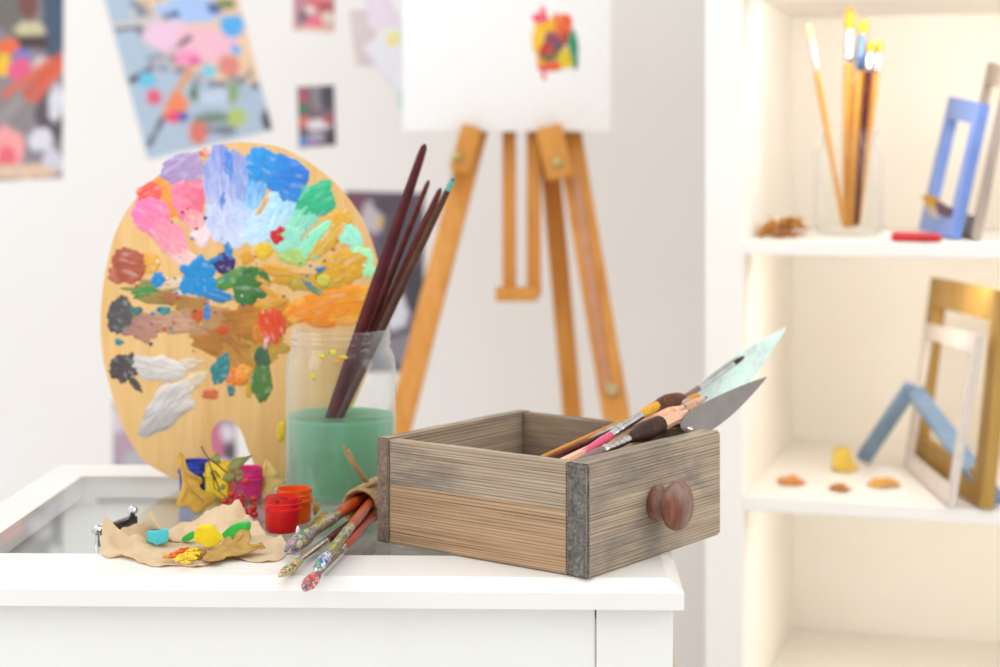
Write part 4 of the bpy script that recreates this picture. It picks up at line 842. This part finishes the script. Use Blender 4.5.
# --- upper shelf
JC2 = Vector(((848-CX)*2.39/F, 2.39, ZU))
j2 = thing('glass_jar', 'clear glass jar holding long brushes on the bookcase shelf', 'jar', JC2)
bm = BM(); vlathe(bm, [(0, .003), (.040, .003), (.045, .006), (.0465, .014), (.0465, .105), (.044, .118), (.039, .126), (.0385, .130), (.040, .133), (.0385, .136), (.040, .140), (.0385, .146), (.037, .146)], JC2, 40); obj('glass', bm, thin_glass('jar_glass_far', '#fbfcfa', 1.35, edge=.3), j2)
pine = plain('pine_handle', '#dfa24a', '#d2913a', .4, scale=40)
for i, (tp, bt, sp, st, r, hm, lab) in enumerate([((808, 22), (843, 222), (819, 70), (812, 40), .0042, pine, 'leftmost brush fanning out of the jar on the shelf'), ((850, 6), (846, 228), (849, 62), (849, 30), .0068, pine, 'tallest brush in the jar on the shelf'), ((864, 18), (851, 228), (860, 70), (862, 34), .0066, pine, 'brush with dark blue ferrule in the jar on the shelf'),
     ((871, 40), (856, 226), (867, 70), (869, 52), .0050, wine2, 'dark brown handled brush in the jar on the shelf'), ((880, 40), (858, 224), (874, 72), (878, 52), .0050, pine, 'rightmost brush in the jar on the shelf')]):
    Yt = 2.39+(-.012, .012, .0, -.014, .01)[i]; T, E = at(*tp, Yt), at(*bt, Yt)
    E.z = max(E.z, ZU+.008); L = abs(tp[1]-bt[1])
    make_brush('paintbrush', lab, E, T, (bt[1]-sp[1])/L, (bt[1]-st[1])/L, r, (hm, plain('blue_ferrule', '#5a6f9a', '#4a5e88', .35, .7) if i == 2 else silver, hair_orange if i != 0 else bristle_wood), 'brushes in the jar on the shelf', rb=r*1.2, re=r*.75)
rg = random.Random(11)
crumb = plain('dried_leaf_brown', '#c98a34', '#a8691f', .7, scale=60, bmp=.4)
for i in range(18):
    row = (i*3)//18; px = 784+rg.uniform(-22, 22)*(1-.2*row); py = 237; Y = 2.36+rg.uniform(-.02, .03)
    p = at(px, py, Y); z = ZU+.0005+.009*row
    bm = BM(); n = 10; pts = []
    for k in range(n):
        a = 2*PI*k/n; rr = .013*(.6+.5*abs(math.cos(2.5*a+i)))*rg.uniform(.8, 1.2); pts.append(Vector((p.x+rr*math.cos(a), Y+rr*.7*math.sin(a), z+.006+.012*max(0, math.sin(a+i))*rg.random())))
    b2 = sheet(pts, cuts=2, amp=.006, freq=70, seed=i, thick=.001)
    mz = min(v.co.z for v in b2.verts)
    for v in b2.verts: v.co.z += z-mz
    tag(obj('dried_leaf', b2, crumb, sharp=180), 'crumpled brown dried leaf in the heap at the left of the upper shelf', 'leaf', 'heap of dried leaves on the shelf')
def frame(name, label, quad, border, thick, m, tdir=Vector((1, 0, 0)), group=None, em=None, cat='picture frame'):
    """open rectangular frame; quad TL TR BR BL in 3D, members of width border, thickness along the normal"""
    TL, TR, BR, BL = quad; n = (TR-TL).cross(BL-TL).normalized()
    if n.dot(tdir) < 0: n = -n
    w, h = (TR-TL).length, (BL-TL).length
    def P(u, v): return TL.lerp(TR, u).lerp(BL.lerp(BR, u), v)
    bu, bv = border/w, border/h
    t = thing(name, label, cat, (BL+BR)/2, 0, group)
    for part, uv in (('stile', ((0, 0), (bu, bv), (bu, 1-bv), (0, 1))), ('stile', ((1, 0), (1-bu, bv), (1-bu, 1-bv), (1, 1))), ('rail', ((0, 0), (1, 0), (1-bu, bv), (bu, bv))), ('rail', ((0, 1), (1, 1), (1-bu, 1-bv), (bu, 1-bv)))):
        bm = BM(); A = [bm.verts.new(P(*q)) for q in uv]; B = [bm.verts.new(P(*q)+n*thick) for q in uv]
        bm.faces.new(A); bm.faces.new(B[::-1])
        for i in range(4): bm.faces.new([A[i], A[(i+1) % 4], B[(i+1) % 4], B[i]])
        obj(part, bm, m, t, smooth=False)
    return t
def fr_quad(bl, br, tl, tr, Yb, Yf, z): 
    q = [at(*tl, Yb), at(*tr, Yf), at(*br, Yf), at(*bl, Yb)]; q[2].z = z+.0035; q[3].z = z+.0035; return q
blue_m = plain('blue_frame_paint', '#7d9bdc', '#6f8dd2', .5, scale=30)
frame('picture_frame', 'periwinkle blue picture frame leaning on the upper shelf', fr_quad((918.5, 231), (950, 239), (949, 96), (980, 103), 2.53, 2.29, ZU), .032, .014, blue_m, group='empty frames on the shelves')
frame('picture_frame', 'grey-brown wooden frame behind the blue frame at the right edge of the upper shelf', fr_quad((952, 230), (973, 241), (988, 62), (1008, 68), 2.50, 2.26, ZU), .030, .010, wood('grey_frame_wood', [(.3, '#8a7a6c'), (.7, '#bfb2a4')], 'z', 60), group='empty frames on the shelves')
tb = thing('paint_tube', 'small red paint tube with white cap lying in front of the blue frame', 'paint tube', on(910, 241, ZU))
p0, p1 = on(893, 241.5, ZU), on(941, 243, ZU); p0.z = p1.z = ZU+.0065
bm = BM(); lathe(bm, [(0, .0058), (.1, .0064), (.7, .0064), (.98, .005), (1, .004)], p0, p1, 16, sq=(1, 1)); obj('tube', bm, plain('tube_red', '#d2202c', '#b81822', .35), tb)
q = p0+(p0-p1).normalized()*.011; bm = BM(); lathe(bm, [(0, .0045), (1, .005)], q, p0, 12); obj('cap', bm, plain('cap_white', '#f2eeea', '#e8e2dc', .4), tb)
orn = thing('dried_flower', 'small dried flower clipped on the lower left of the blue frame', 'flower', at(938, 212, 2.36))
for i, (o, m) in enumerate((([(921, 196), (930, 194), (941, 201), (938, 209), (926, 205)], leaf_gold), ([(934, 200), (946, 205), (955, 210), (950, 219), (938, 214)], plain('petal_dusk', '#6f5a70', '#544050', .7)), ([(924, 206), (936, 208), (938, 219), (930, 216)], plain('petal_pale', '#cfc0b0', '#b8a898', .7)))):
    obj('petal', px_sheet(o, lambda x, y: 2.365-(x-938)*.004, amp=.004, freq=60, seed=i), m, orn, sharp=180)
# --- lower shelf
gold_m = wood('gold_frame_wood', [(.3, '#96702e'), (.5, '#ad8640'), (.7, '#bc9852')], 'z', 40, .5, .1, 10)
frame('picture_frame', 'large golden-brown frame standing on the lower shelf', fr_quad((908, 462), (981, 513), (931, 277), (1003, 291), 2.54, 2.19, ZL), .040, .016, gold_m, group='empty frames on the shelves')
frame('picture_frame', 'narrow whitewashed frame leaning on the golden frame', fr_quad((903.5, 468), (949, 509), (926, 323), (977, 335), 2.49, 2.2, ZL), .021, .008, plain('whitewash', '#dccfc4', '#cdbfb4', .7, scale=50), group='empty frames on the shelves')
vf = thing('blue_frame_corner', 'slate blue frame corner standing like a roof, passing through the whitewashed frame', 'picture frame', at(900, 458, 2.58), 0, 'empty frames on the shelves')
ap = at(912, 386, 2.43); blue2 = plain('slate_blue_paint', '#7d93a8', '#6a8098', .6, scale=40)
bm = BM(); e1 = on(863, 459, ZL+.011); beam(bm, e1, ap, .020, .014, .001); obj('frame_bar', bm, blue2, vf, sharp=30)
bm = BM(); e2 = on(997, 502, ZL+.010); beam(bm, e2, ap+Vector((.004, -.004, -.008)), .012, .024, .001, Vector((1, 0, .3)).normalized()); obj('frame_bar', bm, blue2, vf, sharp=30)
for i, (c, rx, rz, m, lab, up) in enumerate([((791, 481), 16, 5, 'leaf_tan_orange', 'orange-tan dried leaf, leftmost on the lower shelf', .3), ((844, 466), 15, 9, 'leaf_straw', 'straw yellow leaf curling up at the foot of the blue frame bar', 1.0), ((840, 488), 13, 4, 'leaf_rust', 'rust brown dried leaf nearest the edge of the lower shelf', .2), ((884, 483), 18, 6, 'leaf_amber', 'amber leaf lying beside the whitewashed frame', .35)]):
    col = {'leaf_tan_orange': ('#d98a3a', '#c57a30'), 'leaf_straw': ('#d9b94a', '#c8a23a'), 'leaf_rust': ('#b8772c', '#a06424'), 'leaf_amber': ('#dba24a', '#c98e38')}[m]
    ctr = on(c[0], c[1]+rz*.6, ZL); s = ctr.y/F; pts = []
    for k in range(14):
        a = 2*PI*k/14; rr = .85+.15*math.cos(5*a+i); pts.append(ctr+Vector((rx*s*rr*math.cos(a), .022*rr*math.sin(a), .003+up*rz*2*s*max(0, math.sin(a))*1.2)))
    b2 = sheet(pts, cuts=3, amp=.004, freq=45, seed=i+4, thick=.001); mz = min(v.co.z for v in b2.verts)
    for v in b2.verts: v.co.z += ZL+.0006-mz
    tag(obj('dried_leaf', b2, plain(m, *col, .65, scale=50), sharp=180), lab, 'leaf')

# ------------------------------------------------------------------ light, camera
W = bpy.data.worlds.new('World'); S.world = W; W.use_nodes = True; nt = W.node_tree; bg = nt.nodes['Background']
tc = nt.nodes.new('ShaderNodeTexCoord'); sep = nt.nodes.new('ShaderNodeSeparateXYZ'); nt.links.new(tc.outputs['Generated'], sep.inputs[0])
mr = nt.nodes.new('ShaderNodeMapRange'); mr.inputs[1].default_value = -1; mr.inputs[2].default_value = 1; nt.links.new(sep.outputs[2], mr.inputs[0])
r = ramp(nt, mr.outputs[0], [(0, '#d4d8de'), (.5, '#edf0f5'), (1, '#f4f8ff')]); nt.links.new(r.outputs['Color'], bg.inputs['Color']); bg.inputs['Strength'].default_value = 1.07
def area(name, loc, tgt, size, e, col=(1, 1, 1), sy=None):
    l = bpy.data.lights.new(name, 'AREA'); l.energy = e; l.color = col; l.shape = 'RECTANGLE'; l.size = size; l.size_y = sy or size
    o = bpy.data.objects.new(name, l); COL.objects.link(o); o.location = loc
    o.rotation_euler = (Vector(tgt)-Vector(loc)).to_track_quat('-Z', 'Y').to_euler(); return o
area('window_light', (-1.9, .5, 1.9), (-.1, 1.7, .8), 1.1, 15, (.98, .99, 1), 1.5)
area('top_light', (.2, .9, 2.6), (0, 2.0, .8), 1.6, 10, (.98, .99, 1))
area('right_light', (1.7, .9, 1.5), (.35, 1.6, .75), .8, 7, (1, .98, .96))
area('wall_fill', (-1.3, 2.2, 2.5), (-.6, 3.3, 1.0), 1.0, 3.5, (.98, .99, 1))  # unseen fill added to brighten the left of the back wall
for z0, en in ((1.318, 1.5), (ZU, 1.12), (ZL, .72)):   # unseen warm fills, added under each shelf front to brighten the compartments
    c = BO+bex*.36+bey*.05+Vector((0, 0, z0-.026)); area('shelf_fill', c, c+bey*.30+Vector((0, 0, -.22)), .46, en, (1, .97, .92), .03)
cam = bpy.data.cameras.new('Camera'); co = bpy.data.objects.new('Camera', cam); COL.objects.link(co); S.camera = co
co.location = (0, 0, CZ); co.rotation_euler = (PI/2, 0, 0)
cam.sensor_width = 36; cam.lens = F/1000*36; cam.shift_y = -(333.5-HY)/1000; cam.clip_start = .05
cam.dof.use_dof = True; cam.dof.focus_distance = 1.44; cam.dof.aperture_fstop = (cam.lens/1000)/.0145
S.view_settings.view_transform = 'Standard'; S.view_settings.look = 'None'; S.view_settings.exposure = 0
S.cycles.use_denoising = True; S.cycles.max_bounces = 10; S.cycles.transparent_max_bounces = 24; S.cycles.caustics_reflective = False; S.cycles.caustics_refractive = False
